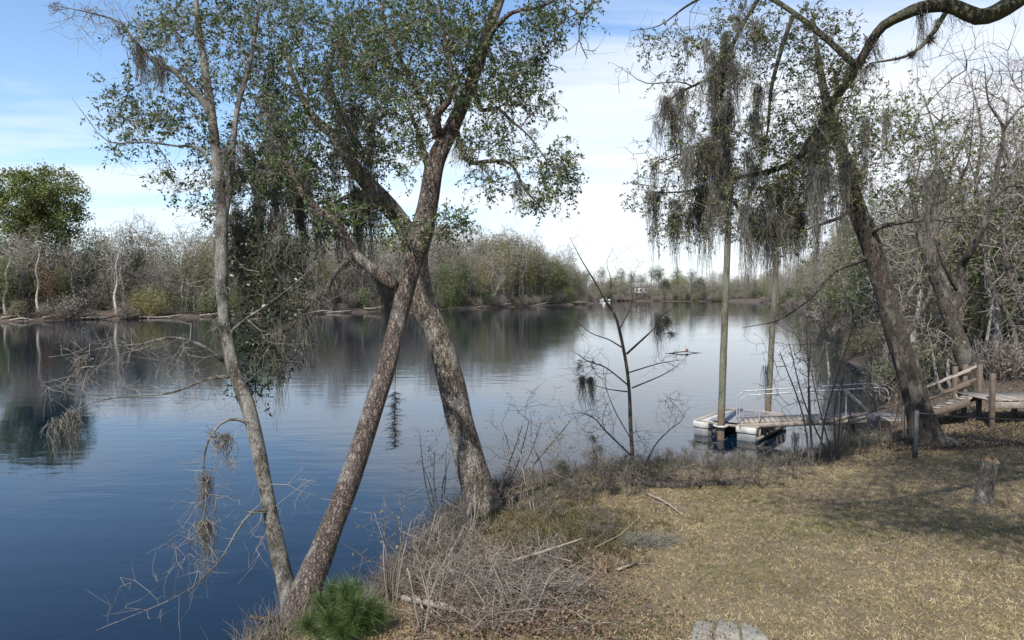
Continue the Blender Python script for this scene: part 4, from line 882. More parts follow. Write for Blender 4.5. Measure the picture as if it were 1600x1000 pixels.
shrub("bare_shrub", "thin bare whips standing in the brush at the lower edge", gl(668, 985, 0), 1.35, .45, 50, M_TWIG_PALE, None, stems=4)
shrub("bare_shrub", "low grey bare shrub among dry weeds right of the brush heap", gl(930, 840, 0), .5, .6, 70, M_TWIG_GREY, None, mossn=8)

for k_, (px_, py_, s_, lab) in enumerate(((800, 800, .8, "low moss-hung grey brush right of the plated trunk's foot"), (880, 778, .9, "grey moss-hung brush at the water edge left of the bare sapling"), (905, 790, .7, "small grey brush tuft below the moss-wrapped shrub"), (958, 765, 1.0, "grey brush close left of the bare sapling's foot"),
        (1030, 757, .8, "grey brush close right of the bare sapling's foot"), (1075, 760, .9, "grey brush at the bank midway between sapling and pilings"), (1115, 757, 1.0, "grey brush in front of the nearer piling's reflection"), (1150, 762, .8, "low grey brush right of the nearer piling's reflection"),
        (1190, 757, .9, "grey brush in front of the farther piling's reflection"), (1235, 746, .8, "grey brush by the landward end of the floating log"), (850, 815, .6, "small grey brush tuft among green weeds on the bank"), (985, 775, .7, "low grey brush in front of the bare sapling's foot"))):
    p_ = gl(px_, py_, 0)
    if k_ == 0: brush = shrub("bank_brush", lab, p_, .85, .62, 130, M_TWIG_GREY, None, mossn=15, spray=.9, stems=7, cat="brush", group="grey brush along the near water edge")
    else: copy_thing(brush, p_, rng.uniform(0, 6.28), s_ * 1.05, lab)
for k_, (px_, py_, s_, lab) in enumerate(((690, 945, .9, "arching dead brush at the lower edge between pine sapling and brush heap"), (740, 925, 1.0, "arching dead brush in the left part of the brush heap"), (800, 960, .8, "arching dead brush at the bottom of the brush heap"), (810, 900, .9, "arching dead brush crossing the upper brush heap"),
        (870, 945, .75, "low dead brush at the right end of the brush heap"), (700, 880, 1.0, "arching dead brush overhanging the water left of the brush heap"), (770, 985, .7, "low dead brush at the lower edge below the heap"), (850, 880, .7, "small dead brush by the pale branch pointing up"))):
    p_ = gl(px_, py_, 0)
    if k_ == 0: arch = shrub("dead_brush", lab, p_, .62, .7, 110, M_TWIG_PALE, M_DEADLEAF, 1, spray=.8, stems=8, cat="brush", group="dead brush at the lower bank", ll=.035)
    else: copy_thing(arch, p_, rng.uniform(0, 6.28), s_, lab)
# brush heap: tangle of dead twigs
d = MB()
for c_ in np.array([gl(rng.uniform(690, 930), rng.uniform(865, 985), 0) for _ in range(34)]):
    n_ = 30; a_ = rng.uniform(0, 6.28, n_); L_ = rng.uniform(.15, .8, n_); q = c_ + rng.normal(size=(n_, 3)) * (.25, .25, .08) + np.array((0, 0, .08))
    q[:, 2] = np.maximum(q[:, 2], c_[2] + .01); v = np.stack([np.cos(a_) * L_, np.sin(a_) * L_, rng.uniform(-.15, .6, n_) * L_], 1); mid = q + v * .5 + rng.normal(size=q.shape) * .05
    r_ = .0016 + .008 * rng.random(n_) ** 4; prisms(d, q, mid, r_, r_ * .8, 4); prisms(d, mid, q + v, r_ * .8, r_ * .4, 4)
stuff("brush_heap", d, M_TWIG_HEAP, "tangled heap of dead grey branches and twigs at the bank", "brush heap")
q = np.array([gl(rng.normal(800, 95), rng.uniform(850, 1000), rng.uniform(0, .12)) for _ in range(2600)]); d = MB(); leaves(d, q, .06, .03, up=.8, fold=.35); stuff("heap_leaves", d, M_DEADLEAF, "brown dead leaves caught in the brush heap", "leaf litter")
d = MB(); moss(d, np.array([gl(rng.uniform(700, 900), rng.uniform(880, 960), .22) for _ in range(40)]), .2, 24, .12, .003)
stuff("fallen_moss", d, M_MOSS, "fallen grey moss strewn over the brush heap", "moss")
c_ = gl(1012, 850, 0); d = MB(); n_ = 900
q = c_ + rng.normal(size=(n_, 3)) * (.22, .10, .03) + np.array((0, 0, .05)); q[:, 0] += q[:, 1] * 0; v = nrm(rng.normal(size=(n_, 3)) * (1, .7, .35)) * rng.uniform(.06, .2, (n_, 1)); prisms(d, q, q + v, .003, .002)
solo("moss_clump", d, M_MOSS, "fallen clump of grey moss lying on the straw grass below the sapling", "moss", c_)

# bank weeds along the near water edge
d = MB(); d2 = MB(); pts = []
sh = RP[(RP[:, 1] > 8.3) & (RP[:, 1] < 20) & (RP[:, 0] > -3.5) & (RP[:, 0] < 10.2)]
for _ in range(1500):
    q = sh[rng.integers(len(sh))] + rng.normal(size=2) * .42; pts.append(q)
pts = np.array(pts); zz = ground_z(pts); ok = zz > -.05; pts = np.column_stack([pts, zz])[ok]
for k_, dd, n_, hh in ((0, d, 26, .42), (1, d2, 22, .26)):
    c_ = np.repeat(pts, n_, 0); c_ = c_ + rng.normal(size=c_.shape) * (.1, .1, 0); v = rng.normal(size=c_.shape) * (.45, .45, 0) + np.array((0, 0, 1)); v = nrm(v) * hh * rng.uniform(.3, 1.4, (len(c_), 1))
    mid = c_ + v * .55; tip = c_ + v + rng.normal(size=v.shape) * .06; tip[:, 2] -= .03
    if k_ == 0: prisms(dd, c_, mid, .0035, .003); prisms(dd, mid, tip, .003, .001)
    else:
        s_ = nrm(np.cross(v, rng.normal(size=v.shape))) * .006; dd.add(np.stack([c_ - s_, c_ + s_, mid + s_ * .8, mid - s_ * .8], 1).reshape(-1, 3), np.arange(len(c_))[:, None] * 4 + np.array([[0, 1, 2, 3]])); dd.add(np.stack([mid - s_ * .8, mid + s_ * .8, tip], 1).reshape(-1, 3), None, np.arange(len(c_))[:, None] * 3 + np.array([[0, 1, 2]]))
stuff("dead_weeds", d, M_TWIG_GREY, "dry grey weed stalks along the near water edge", "weeds")
stuff("bank_grass", d2, leaf_mat("bank_grass_blades", [(0, (.07, .085, .025)), (.5, (.15, .15, .055)), (.8, (.24, .20, .10)), (1, (.32, .27, .15))], .25, .6), "greenish brown rough grass along the near water edge", "grass")

wq = np.vstack([onground(rng.normal(870, 70), rng.normal(835, 26)) for _ in range(420)]); wq = np.repeat(wq, 26, 0); wq[:, :2] += rng.normal(size=(len(wq), 2)) * .07; wq[:, 2] -= .01
v = nrm(rng.normal(size=wq.shape) * (.55, .55, .2) + np.array((0, 0, .8))) * .2 * rng.uniform(.4, 1.4, (len(wq), 1)); s_ = nrm(np.cross(v, rng.normal(size=v.shape))) * .0045; mid = wq + v * .55; tip = wq + v * (1.1, 1.1, .85)
d = MB(); d.add(np.stack([wq - s_, wq + s_, mid + s_ * .8, mid - s_ * .8], 1).reshape(-1, 3), np.arange(len(wq))[:, None] * 4 + np.array([[0, 1, 2, 3]])); d.add(np.stack([mid - s_ * .8, mid + s_ * .8, tip], 1).reshape(-1, 3), None, np.arange(len(wq))[:, None] * 3 + np.array([[0, 1, 2]]))
stuff("green_weeds", d, leaf_mat("weed_blades", [(0, (.04, .042, .016)), (.5, (.085, .085, .03)), (.8, (.15, .115, .055)), (1, (.24, .18, .10))], .25, .6), "green and brown weeds between the plated trunk and the lawn", "weeds")
# lawn grass: short dry blades
def lawn_points(n, y0=5.4, y1=21.0):
    y = y0 + (y1 - y0) * rng.random(n) ** 1.7; x = rng.uniform(-3.2, 16.5, n); ok = np.abs(x) < y * .82 + 1.4
    q = np.column_stack([x, y])[ok]; s_ = signed(q); q = q[s_ > .35]; return q


def blades(mb_, q, h, w, lean=.9):
    n_ = len(q); c_ = np.column_stack([q, ground_z(q)]); v = nrm(rng.normal(size=(n_, 3)) * (lean, lean, .15) + np.array((0, 0, .75))) * h * rng.uniform(.45, 1.4, (n_, 1)); v[:, 2] = np.abs(v[:, 2])
    s_ = nrm(np.cross(v, rng.normal(size=v.shape))) * (w * rng.uniform(.6, 1.4, (n_, 1))); mid = c_ + v * .55; tip = c_ + v * (1, 1, .75)
    V = np.stack([c_ - s_, c_ + s_, mid + s_ * .8, mid - s_ * .8, tip], 1).reshape(-1, 3); i = np.arange(n_)[:, None] * 5
    mb_.add(V, i + np.array([[0, 1, 2, 3]]), None); mb_.T.append((i + np.array([[3, 2, 4]])) + mb_.n - n_ * 5)


q = lawn_points(92000); pn = vn(q[:, 0], q[:, 1], .9, 7) + .6 * vn(q[:, 0], q[:, 1], 2.7, 9); dens = np.clip(.8 - .3 * (pn + rng.normal(size=len(q)) * .3), .15, 1) * np.clip(1.2 - .06 * np.maximum(q[:, 1] - 13, 0), .35, 1)
q = q[rng.random(len(q)) < dens]; q = np.repeat(q, 9, 0) + rng.normal(size=(len(q) * 9, 2)) * .022
pg = np.repeat(vn(q[::9, 0], q[::9, 1], .7, 12) + .7 * vn(q[::9, 0], q[::9, 1], 2.1, 4) + rng.normal(size=len(q) // 9) * .6, 9)
ST1 = [(0, (.13, .095, .05)), (.4, (.40, .315, .165)), (.75, (.56, .47, .27)), (1, (.60, .52, .33))]; ST2 = [(0, (.09, .07, .036)), (.5, (.24, .19, .095)), (1, (.44, .36, .20))]
d = MB(); blades(d, q[pg < .6], .052, .0025, .8); stuff("straw_grass", d, leaf_mat("straw_blades", ST1, .25, .6, (4.5, ST2)), "short dry straw coloured lawn grass", "grass")
d = MB(); blades(d, q[pg >= .6], .056, .0025, .7); stuff("green_grass", d, leaf_mat("green_blades", [(0, (.06, .075, .02)), (.5, (.13, .14, .045)), (1, (.26, .25, .10))], .25, .6), "green blades growing through the straw lawn", "grass")
# leaf litter
q = lawn_points(110000); pn = vn(q[:, 0], q[:, 1], .8, 21) + np.clip((q[:, 1] - 12) * .16, -.5, .9) + np.clip((3.5 - q[:, 0]) * .5 - (q[:, 1] - 7.6) * .38, -.2, 1.2) + np.clip((q[:, 0] - 6) * .14, 0, .6) * (q[:, 1] > 10.5) + rng.normal(size=len(q)) * .35
q = q[pn > .38]; d = MB(); leaves(d, np.column_stack([q, ground_z(q) + .022 + rng.uniform(0, .02, len(q))]), .042, .02, up=1.2, fold=.35)
stuff("leaf_litter", d, leaf_mat("dead_leaves", [(0, (.07, .04, .028)), (.5, (.17, .10, .065)), (1, (.30, .21, .14))], .1, .7), "brown fallen leaves scattered on the lawn", "leaf litter")
# litter on the wooded bank to the right
q = np.column_stack([rng.uniform(9, 48, 120000), 16 + 40 * rng.random(120000) ** 1.6]); s_ = signed(q); q = q[(s_ > .2) & (q[:, 0] < q[:, 1] * .82)]; d = MB()
leaves(d, np.column_stack([q, ground_z(q) + .03]), .075, .04, up=1.0, fold=.35); stuff("forest_litter", d, leaf_mat("forest_leaves", [(0, (.035, .026, .02)), (.5, (.085, .063, .05)), (1, (.18, .14, .105))], .1, .8), "brown leaf litter under the trees on the right bank", "leaf litter")

# young pine
pb = gl(540, 1003, 0); pine = thing("pine_sapling", "bushy green young pine with long soft needles at the lower edge", "pine", pb); tb = MB(); nb = MB()
tips = [(0, 0, .62), (-.28, .05, .42), (.27, .0, .40), (-.12, -.16, .34), (.14, -.12, .5), (.06, .18, .52), (-.2, .2, .5), (.33, .15, .25), (-.40, -.05, .22), (0.02, -.2, .2)]
for tx, ty, tz in tips:
    q0 = pb + (tx * .25, ty * .25, .02); q1 = pb + (tx, ty, tz * .95); pth = smooth_path([(*q0, .014), (*((q0 + q1) / 2 + (tx * .12, ty * .12, -.02)), .011), (*q1, .007)], .04); tube(tb, pth, 6, .02)
    up_ = nrm(pth[-1, :3] - pth[-4, :3])
    n_ = 850; i = (len(pth) * (.2 + .8 * rng.random(n_) ** .7)).astype(int).clip(0, len(pth) - 1); c_ = pth[i, :3]
    v = nrm(rng.normal(size=(n_, 3)) + up_ * 1.0 + np.array((0, 0, .35))) * rng.uniform(.14, .30, (n_, 1)); mid = c_ + v * .55; tip = c_ + v; tip[:, 2] -= .035; s_ = nrm(np.cross(v, rng.normal(size=v.shape))) * .0013
    nb.add(np.stack([c_ - s_, c_ + s_, mid + s_, mid - s_], 1).reshape(-1, 3), np.arange(n_)[:, None] * 4 + np.array([[0, 1, 2, 3]])); nb.add(np.stack([mid - s_, mid + s_, tip], 1).reshape(-1, 3), None, np.arange(n_)[:, None] * 3 + np.array([[0, 1, 2]]))
part("stem", tb, M_TWIG_GREY, pine, True); part("needles", nb, M_NEEDLE, pine)

# ------------------------------------------------------------------ far woods: kinds built once, then copied one by one
def far_tree(name, lab, h, crown_r, trunk_r, n, leafm=None, nleaf=0, lsize=.3, twigm=M_TWIG_FAR, barkm=M_FAR_TRUNK, crown_lo=.35, lean=(0, 0), step=.8, stems=1, spray=3, shape='egg', r0=.02, tw=.5, clump=.55, twr=.012):
    root = thing(name, lab, "tree", (0, 0, 0)); sk = []
    for s in range(stems):
        a_ = rng.uniform(0, 6.28); sp = (0 if stems == 1 else h * .16)
        top_ = np.array((lean[0] * h + math.cos(a_) * sp, lean[1] * h + math.sin(a_) * sp, h * rng.uniform(.82, .92))); pts = []
        for k in range(6):
            t = k / 5; w = rng.normal(size=3) * h * .018 * (k > 0); pts.append((*(top_ * np.array((t ** 1.2, t ** 1.2, t)) + w * (1, 1, 0) + (math.cos(a_) * .2 * (stems > 1), math.sin(a_) * .2 * (stems > 1), 0)), trunk_r * (1 - t * .85)))
        pts[0] = (pts[0][0], pts[0][1], -.5, trunk_r * 1.25); sk.append(smooth_path(pts, .6))
    c_ = np.array((lean[0] * h * .8, lean[1] * h * .8, h * (crown_lo + 1) / 2))
    A = ball(c_, (crown_r, crown_r, h * (1 - crown_lo) / 2), n)
    if shape == 'vase': A[:, :2] *= (.35 + .75 * ((A[:, 2:3] - h * crown_lo) / (h * (1 - crown_lo))))
    if shape == 'pine': A[:, 2] = np.maximum(A[:, 2], h * .6)
    a1, b1, ra, rb, X, r, D = grow(sk, A, step, .14, r0)
    tb = MB()
    for i, s_ in enumerate(sk): tube(tb, s_, 8, .05, i, .3)
    m_ = ra > r0 * 2.2; prisms(tb, a1[m_], b1[m_], ra[m_], rb[m_], 4); part("trunk", tb, barkm, root)
    wb = MB(); prisms(wb, a1[~m_], b1[~m_], ra[~m_], rb[~m_], 3)
    for _ in range(spray):
        q = X[r < r0 * 2.5]; q = q[rng.random(len(q)) < .6]; v = nrm(rng.normal(size=q.shape) + np.array((0, 0, .45)) + nrm(q - c_) * .6) * rng.uniform(.3, 1.2, (len(q), 1)) * tw * 2
        prisms(wb, q, q + v, twr, twr * .5)
    part("twigs", wb, twigm, root)
    if leafm and nleaf:
        q = X[r < r0 * 2.4]; q = q[rng.integers(0, len(q), nleaf)] + rng.normal(size=(nleaf, 3)) * clump
        lb = MB(); leaves(lb, q, lsize, lsize * .6, fold=.2); part("crown", lb, leafm, root)
    return root


def far_bush(name, lab, h, w, leafm, n=500, lsize=.3, twigm=M_TWIG_FAR, twigs=120, cat="shrub", lump=5):
    root = thing(name, lab, cat, (0, 0, 0)); tb = MB(); a_ = rng.uniform(0, 6.28, twigs); e = ball((0, 0, h * .5), (w, w, h * .55), twigs); e[:, 2] = np.abs(e[:, 2])
    s_ = e * (.3, .3, 0); m_ = (s_ + e) / 2 + rng.normal(size=e.shape) * .15; prisms(tb, s_, m_, .03, .02); prisms(tb, m_, e, .02, .008)
    for _ in range(2):
        v = nrm(rng.normal(size=e.shape) + (0, 0, .5)) * rng.uniform(.2, .8, (twigs, 1)); prisms(tb, e, e + v, .012, .006)
    part("stems", tb, twigm, root); lb = MB(); c_ = ball((0, 0, h * .45), (w * .75, w * .75, h * .4), lump)
    q = c_[rng.integers(0, lump, n)] + rng.normal(size=(n, 3)) * (w * .3, w * .3, h * .2); q[:, 2] = np.abs(q[:, 2]) + .05; leaves(lb, q, lsize, lsize * .6, fold=.2); part("foliage", lb, leafm, root)
    return root


class Kind:
    def __init__(self, build, words, group): self.build, self.words, self.group, self.proto, self.n = build, words, group, None, 0
    def place(self, x, y, where, s=1.0, rz=None, tilt=(0, 0), label=None, sz=None, z=None):
        loc = (x, y, (gz(x, y) if z is None else z) - .05); rz = rng.uniform(0, 6.28) if rz is None else rz; lab = label or f"{self.words} {where}"
        if self.proto is None:
            self.proto = self.build(); o = self.proto; o.location = loc; o.rotation_euler = (tilt[0], tilt[1], rz); o.scale = (s, s, sz or s); o["label"] = lab
            if self.group: o["group"] = self.group
            return o
        return copy_thing(self.proto, loc, rz, s, lab, self.group, tilt, sz)


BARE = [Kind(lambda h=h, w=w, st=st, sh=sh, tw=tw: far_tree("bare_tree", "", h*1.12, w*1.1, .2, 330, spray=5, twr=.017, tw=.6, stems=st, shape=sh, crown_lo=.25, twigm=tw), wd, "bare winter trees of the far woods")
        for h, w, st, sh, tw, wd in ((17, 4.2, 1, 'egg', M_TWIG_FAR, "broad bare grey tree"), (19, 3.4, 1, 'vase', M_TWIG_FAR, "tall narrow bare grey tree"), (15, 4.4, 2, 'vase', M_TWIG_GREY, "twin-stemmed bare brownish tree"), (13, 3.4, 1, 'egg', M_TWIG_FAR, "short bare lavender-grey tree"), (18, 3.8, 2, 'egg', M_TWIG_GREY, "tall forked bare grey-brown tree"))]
GREEN = [Kind(lambda h=h, w=w, lm=lm, nl=nl: far_tree("leafy_tree", "", h*1.1, w*1.1, .2, 150, lm, nl*2, .36, crown_lo=.2, spray=2, clump=.75, twr=.015), wd, "green trees of the far woods")
         for h, w, lm, nl, wd in ((14, 3.6, M_FAR_GREEN, 1700, "fresh green leafing tree"), (16, 3.4, M_FAR_OLIVE, 1500, "olive brown budding tree"), (12, 3.6, M_FAR_DARK, 2600, "dark evergreen tree"), (15, 3.2, M_FAR_LIGHT, 900, "thin yellowish leafing tree"))]
RUSSET = Kind(lambda: far_tree("russet_tree", "", 14, 3.0, .18, 110, M_FAR_RED, 2400, .36, crown_lo=.25, spray=1), "russet budding tree", "russet trees of the far woods")
BUSH = [Kind(lambda h=h, w=w, lm=lm, n=n: far_bush("bush", "", h*1.2, w, lm, n*3), wd, "bushes along the far banks") for h, w, lm, n, wd in ((3.4, 2.6, M_FAR_GREYB, 420, "grey brown leafless bush"), (3.0, 2.4, M_FAR_OLIVE, 700, "olive bush"), (4.2, 2.6, M_FAR_DARK, 900, "dark green bush"), (2.2, 2.6, M_FAR_GREYB, 380, "low brown bush"), (5.5, 2.8, M_FAR_GREEN, 900, "tall green bush"))]
PINE = Kind(lambda: far_tree("pine_tree", "", 20, 3.4, .24, 80, M_FAR_DARK, 1500, .4, crown_lo=.55, shape='pine', spray=0, clump=.7, barkm=M_FAR_TRUNKD), "tall flat-crowned pine", "pines of the far shore")


def px_of(x, y): return 800 + F * x / max(y, 1)


def px_of2(x, y): return 800 + F * x / np.maximum(y, 1)


def where_left(x, y, back):
    p = px_of(x, y); row = "at the far left water edge" if back < 6 else ("mid wood on far left bank" if back < 17 else "deep in far left wood")
    for lim, t in ((0, "left of the frame"), (110, "by the round green tree"), (190, "right of round green tree"), (290, "behind the yellow-green bush"), (345, "left of slender trunk"), (470, "behind drooping evergreen boughs"),
                   (610, "left of reddish trunk"), (700, "behind crossing trunks"), (790, "by pale leaning trunks"), (860, "left of russet tree"), (2000, "on the wooded point")):
        if p < lim: return f"{row}, {t}"


LB = np.array([(-128, 92), (-80, 108), (-63, 124), (-45, 146), (-18, 192), (10, 240), (37, 300)], float)
seg = np.linalg.norm(np.diff(LB, axis=0), axis=1); cum = np.concatenate([[0], np.cumsum(seg)])


def on_left(s, back):
    i = min(len(seg) - 1, int(np.searchsorted(cum, s) - 1)); i = max(i, 0); t = (s - cum[i]) / seg[i]; d_ = LB[i + 1] - LB[i]; n_ = np.array((-d_[1], d_[0])) / seg[i]
    return LB[i] + d_ * t + n_ * back


total = cum[-1]
for row, (sp, b0, b1, s0, s1) in enumerate(((4.2, 2.2, 5.5, .62, .95), (4.4, 8, 13, .8, 1.0), (4.8, 15, 22, .9, 1.08), (5.6, 26, 40, .98, 1.15))):
    s = rng.uniform(0, 2)
    while s < total - 2:
        bk = rng.uniform(b0, b1); x, y = on_left(s, bk); p = px_of(x, y); s += sp * rng.uniform(.6, 1.4) * (1 + .5 * (s / total))
        if p < -60: continue
        u = rng.random(); w = where_left(x, y, bk); sc = rng.uniform(s0, s1) * np.interp(p, (0, 300, 480, 640, 760, 860, 930), (.95, .97, 1.12, 1.32, 1.42, 1.35, 1.1))
        if u < (.52 if row != 1 else .42): k = BARE[rng.integers(len(BARE))]
        elif u < .95: k = GREEN[rng.choice(4, p=[.3, .33, .17, .2])]
        else: k = RUSSET
        if row == 3 and u > .5 and p > 500: k = GREEN[0]
        k.place(x, y, w, sc)
for row, (sp, b0, b1) in enumerate(((3.4, .8, 3.2), (5, 6, 12))):
    s = 0
    while s < total - 1:
        bk = rng.uniform(b0, b1); x, y = on_left(s, bk); s += sp * rng.uniform(.6, 1.4) * (1 + .4 * s / total)
        if px_of(x, y) < -50: continue
        BUSH[rng.choice(5, p=[.36, .2, .12, .22, .1])].place(x, y, where_left(x, y, bk), rng.uniform(.55, 1.05))



def mass(name, lab, place, n, hmax, mat_t, mat_l, nleaf, ls=.45, twr=.024):
    """the dim mass of twigs and undergrowth between the trees one can tell apart"""
    c_ = place(n); x, y = c_[:, 0], c_[:, 1]; zb = ground_z(c_); top_ = hmax * (np.interp(px_of2(x, y), (0, 300, 480, 640, 760, 860, 940), (1, 1, 1.15, 1.4, 1.55, 1.45, 1.1)) if name == 'far_wood' else 1.0) * (.62 + .3 * vn(x, y, .16, 3) + .25 * vn(x, y, .45, 8))
    t = rng.random(n) ** 1.15; q = np.column_stack([x, y, zb + top_ * t]); v = nrm(rng.normal(size=(n, 3)) * (.75, .75, .5) + np.array((0, 0, .55))) * rng.uniform(.8, 2.6, (n, 1)); tb = MB()
    m_ = q + v * .5 + rng.normal(size=q.shape) * .12; r_ = twr * rng.uniform(.5, 1.3, n); prisms(tb, q, m_, r_, r_ * .8); prisms(tb, m_, q + v, r_ * .8, r_ * .35)
    k = nleaf; i = rng.integers(0, n, k); g = q[i] + rng.normal(size=(k, 3)) * .9; pat = vn(g[:, 0], g[:, 1], .22, 14) + vn(g[:, 0] + g[:, 2], g[:, 1], .5, 15) * .6 + rng.normal(size=k) * .3
    g = g[pat > .1]; lb = MB(); leaves(lb, g, ls, ls * .5, fold=.2)
    stuff(name, tb, mat_t, lab, "woods"); stuff(name.replace("wood", "foliage"), lb, mat_l, lab.replace("bare twigs", "dull foliage"), "woods")


def place_left(n):
    s = rng.uniform(0, total, n); bk = 4 + 40 * rng.random(n) ** 1.1; i = np.clip(np.searchsorted(cum, s) - 1, 0, len(seg) - 1); t = ((s - cum[i]) / seg[i])[:, None]; d_ = LB[i + 1] - LB[i]
    return LB[i] + d_ * t + np.stack([-d_[:, 1], d_[:, 0]], 1) / seg[i][:, None] * bk[:, None]


M_FAR_MIX = leaf_mat('far_mixed_buds', [(0, (.07, .085, .03)), (.4, (.15, .15, .07)), (.8, (.22, .24, .09)), (1, (.28, .27, .13))], .3, .7, (.05, [(0, (.10, .13, .035)), (.6, (.17, .22, .06)), (1, (.25, .28, .1))]))
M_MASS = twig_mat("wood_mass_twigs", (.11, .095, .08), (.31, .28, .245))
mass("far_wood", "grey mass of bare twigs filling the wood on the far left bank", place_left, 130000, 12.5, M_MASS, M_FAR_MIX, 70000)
# landmarks of the left bank
def left_at(px, back):
    best = min(np.linspace(0, total, 800), key=lambda s: abs(px_of(*on_left(s, back)) - px)); return on_left(best, back)


x, y = left_at(66, 14); root = Kind(lambda: far_tree("round_tree", "", 25.5, 8.2, .4, 210, M_FAR_ROUND, 22000, .44, crown_lo=.44, spray=0, step=1.0, clump=.6, r0=.04, barkm=M_FAR_TRUNKD), "", None).place(x, y, "", 1.0, label="tall tree with a big round bright green crown standing above the far left bank")
for k, (px_, bk, s_) in enumerate(((-10, 20, .9), (20, 8, .62), (112, 10, .72), (98, 6, .5))): GREEN[0 if k % 2 else 2].place(*left_at(px_, bk), where_left(*left_at(px_, bk), bk) , s_)
x, y = left_at(232, 1.6); Kind(lambda: far_bush("yellow_bush", "", 5.6, 4.6, M_FAR_LIGHT, 3800, .22, M_TWIG_GREY, 160, lump=16), "", None).place(x, y, "", 1.0, label="wide yellow-green bush overhanging the far left water edge")
PALE = Kind(lambda: far_tree("pale_tree", "", 17, 3.4, .26, 170, crown_lo=.3, shape='vase', barkm=bark("pale_far_bark", (.34, .31, .28), (.62, .59, .55), (.7, .7, .66), .5, 3, .2), twigm=M_TWIG_FAR), "", "pale-barked trees on the far left bank")
for px_, bk, s_, tl, lab in ((182, 3, 1.0, (0, .05), "pale whitish forked trunk left of the yellow-green bush"), (200, 5, .8, (0, -.12), "thin pale trunk leaning beside the whitish forked trunk"), (290, 5, 1.12, (0, -.03), "tall pale trunk just right of the yellow-green bush"), (63, 3, .9, (0, 0), "pale bare trunk under the round green tree"),
                             (497, 4, 1.0, (0, 0), "straight white trunk seen between the evergreen boughs and the leaning trunk"), (766, 2.5, .72, (.0, .45), "pale leaning trunk slanting over the far water edge"), (772, 3, .72, (0, .22), "second pale trunk beside the slanting one at the far water edge"), (704, 5, .8, (0, .03), "pale trunk showing just right of the reddish leaning trunk"), (8, 4, .8, (0, .1), "pale trunk at the left edge of the photo")):
    xx, yy = left_at(px_, bk); PALE.place(xx, yy, "", s_, rz=0.0, tilt=tl, label=lab)
RUSSET.place(*left_at(868, 5), "", 1.15, label="russet and green tree near the tip of the wooded point")
GREEN[0].place(*left_at(848, 4), "", 1.2, label="bright green tree beside the russet one near the tip of the wooded point")
GREEN[0].place(*left_at(745, 22), "", 1.35, label="tall fresh green tree topping the wood above the pale leaning trunks")
BARE[1].place(*left_at(690, 24), "", 1.25, label="tall bare tree topping the wood right of the reddish leaning trunk")
# driftwood along the far left water edge
LOGM = MB()
for k in range(46):
    px_ = rng.uniform(-20, 900); bk = rng.uniform(-.6, .9); c_ = left_at(px_, bk); a_ = rng.uniform(-.5, .5); L_ = rng.uniform(2, 7); v = np.array((math.cos(a_ + .5), math.sin(a_ + .5))) * L_
    z0 = max(gz(*c_), .0) + .2; p_ = smooth_path([(c_[0], c_[1], z0, .16), (c_[0] + v[0] * .5, c_[1] + v[1] * .5, z0 + rng.uniform(0, .5), .13), (c_[0] + v[0], c_[1] + v[1], z0 + rng.uniform(-.2, .9), .06)], .6)
    d = MB(); tube(d, p_, 6, .1, k)
    for j in range(5):
        q = p_[rng.integers(1, len(p_)), :3]; e = q + nrm(rng.normal(size=3) * (1, 1, .6)) * rng.uniform(.5, 1.6); prisms(d, [q], [e], .06, .015, 4)
    w = where_left(c_[0], c_[1], 0); solo("driftwood", d, M_DRIFT if k % 3 else M_LOG, ("pale" if k % 3 else "dark") + " driftwood limb stranded " + w, "driftwood", (c_[0], c_[1], z0), True, "driftwood limbs on the far left bank")

# right bank woods
FINE = [Kind(lambda h=h, w=w, st=st, tw=tw, bm=bm: far_tree("bare_tree", "", h, w, .15, 330, stems=st, shape=sh_, crown_lo=.12, twigm=tw, barkm=bm, step=.5, r0=.010, twr=.007, tw=.35, spray=4), wd, "bare trees on the right bank")
        for h, w, st, sh_, tw, bm, wd in ((12, 2.8, 1, 'egg', M_TWIG_GREY, M_FAR_TRUNK, "bare grey-brown tree"), (14, 2.6, 2, 'vase', M_TWIG_FAR, M_FAR_TRUNKD, "forked bare grey tree"), (9, 2.6, 3, 'vase', M_TWIG_DARK, M_FAR_TRUNKD, "dark many-stemmed bare tree"))]
FINEG = [Kind(lambda h=h, w=w, lm=lm, nl=nl, cl_=cl_: far_tree("leafy_tree", "", h, w, .14, 160, lm, nl, .15, crown_lo=.15, spray=2, step=.5, r0=.012, clump=cl_, barkm=M_FAR_TRUNKD, twr=.007, tw=.3), wd, "green trees on the right bank")
         for h, w, lm, nl, cl_, wd in ((10, 2.6, M_FAR_OLIVE, 5200, .28, "small olive tree"), (8.5, 2.3, M_FAR_DARK, 6500, .3, "dark cedar-like tree"), (11, 2.4, M_FAR_GREEN, 5200, .3, "small fresh green tree"), (9, 2.4, M_FAR_LIGHT, 3600, .3, "small yellow-green tree"))]
FB = [Kind(lambda h=h, w=w, lm=lm, n=n: far_bush("bush", "", h, w, lm, n, .10, M_TWIG_GREY, 200, lump=9), wd, "bushes on the right bank") for h, w, lm, n, wd in ((2.0, 1.5, M_FAR_GREYB, 1500, "grey brown thicket"), (2.4, 1.6, M_FAR_OLIVE, 3000, "olive thicket"), (1.3, 1.4, M_FAR_DARK, 2600, "low dark green thicket"))]
RB = np.array([(12.2, 22), (13, 24), (15.5, 28), (18.5, 31.5), (20, 35), (20.5, 39), (22.5, 47), (30, 62), (52, 112), (97, 235), (120, 330)], float); seg2 = np.linalg.norm(np.diff(RB, axis=0), axis=1); cum2 = np.concatenate([[0], np.cumsum(seg2)])


def on_right(s, back):
    i = int(np.clip(np.searchsorted(cum2, s) - 1, 0, len(seg2) - 1)); t = (s - cum2[i]) / seg2[i]; d_ = RB[i + 1] - RB[i]; return RB[i] + d_ * t + np.array((d_[1], -d_[0])) / seg2[i] * back


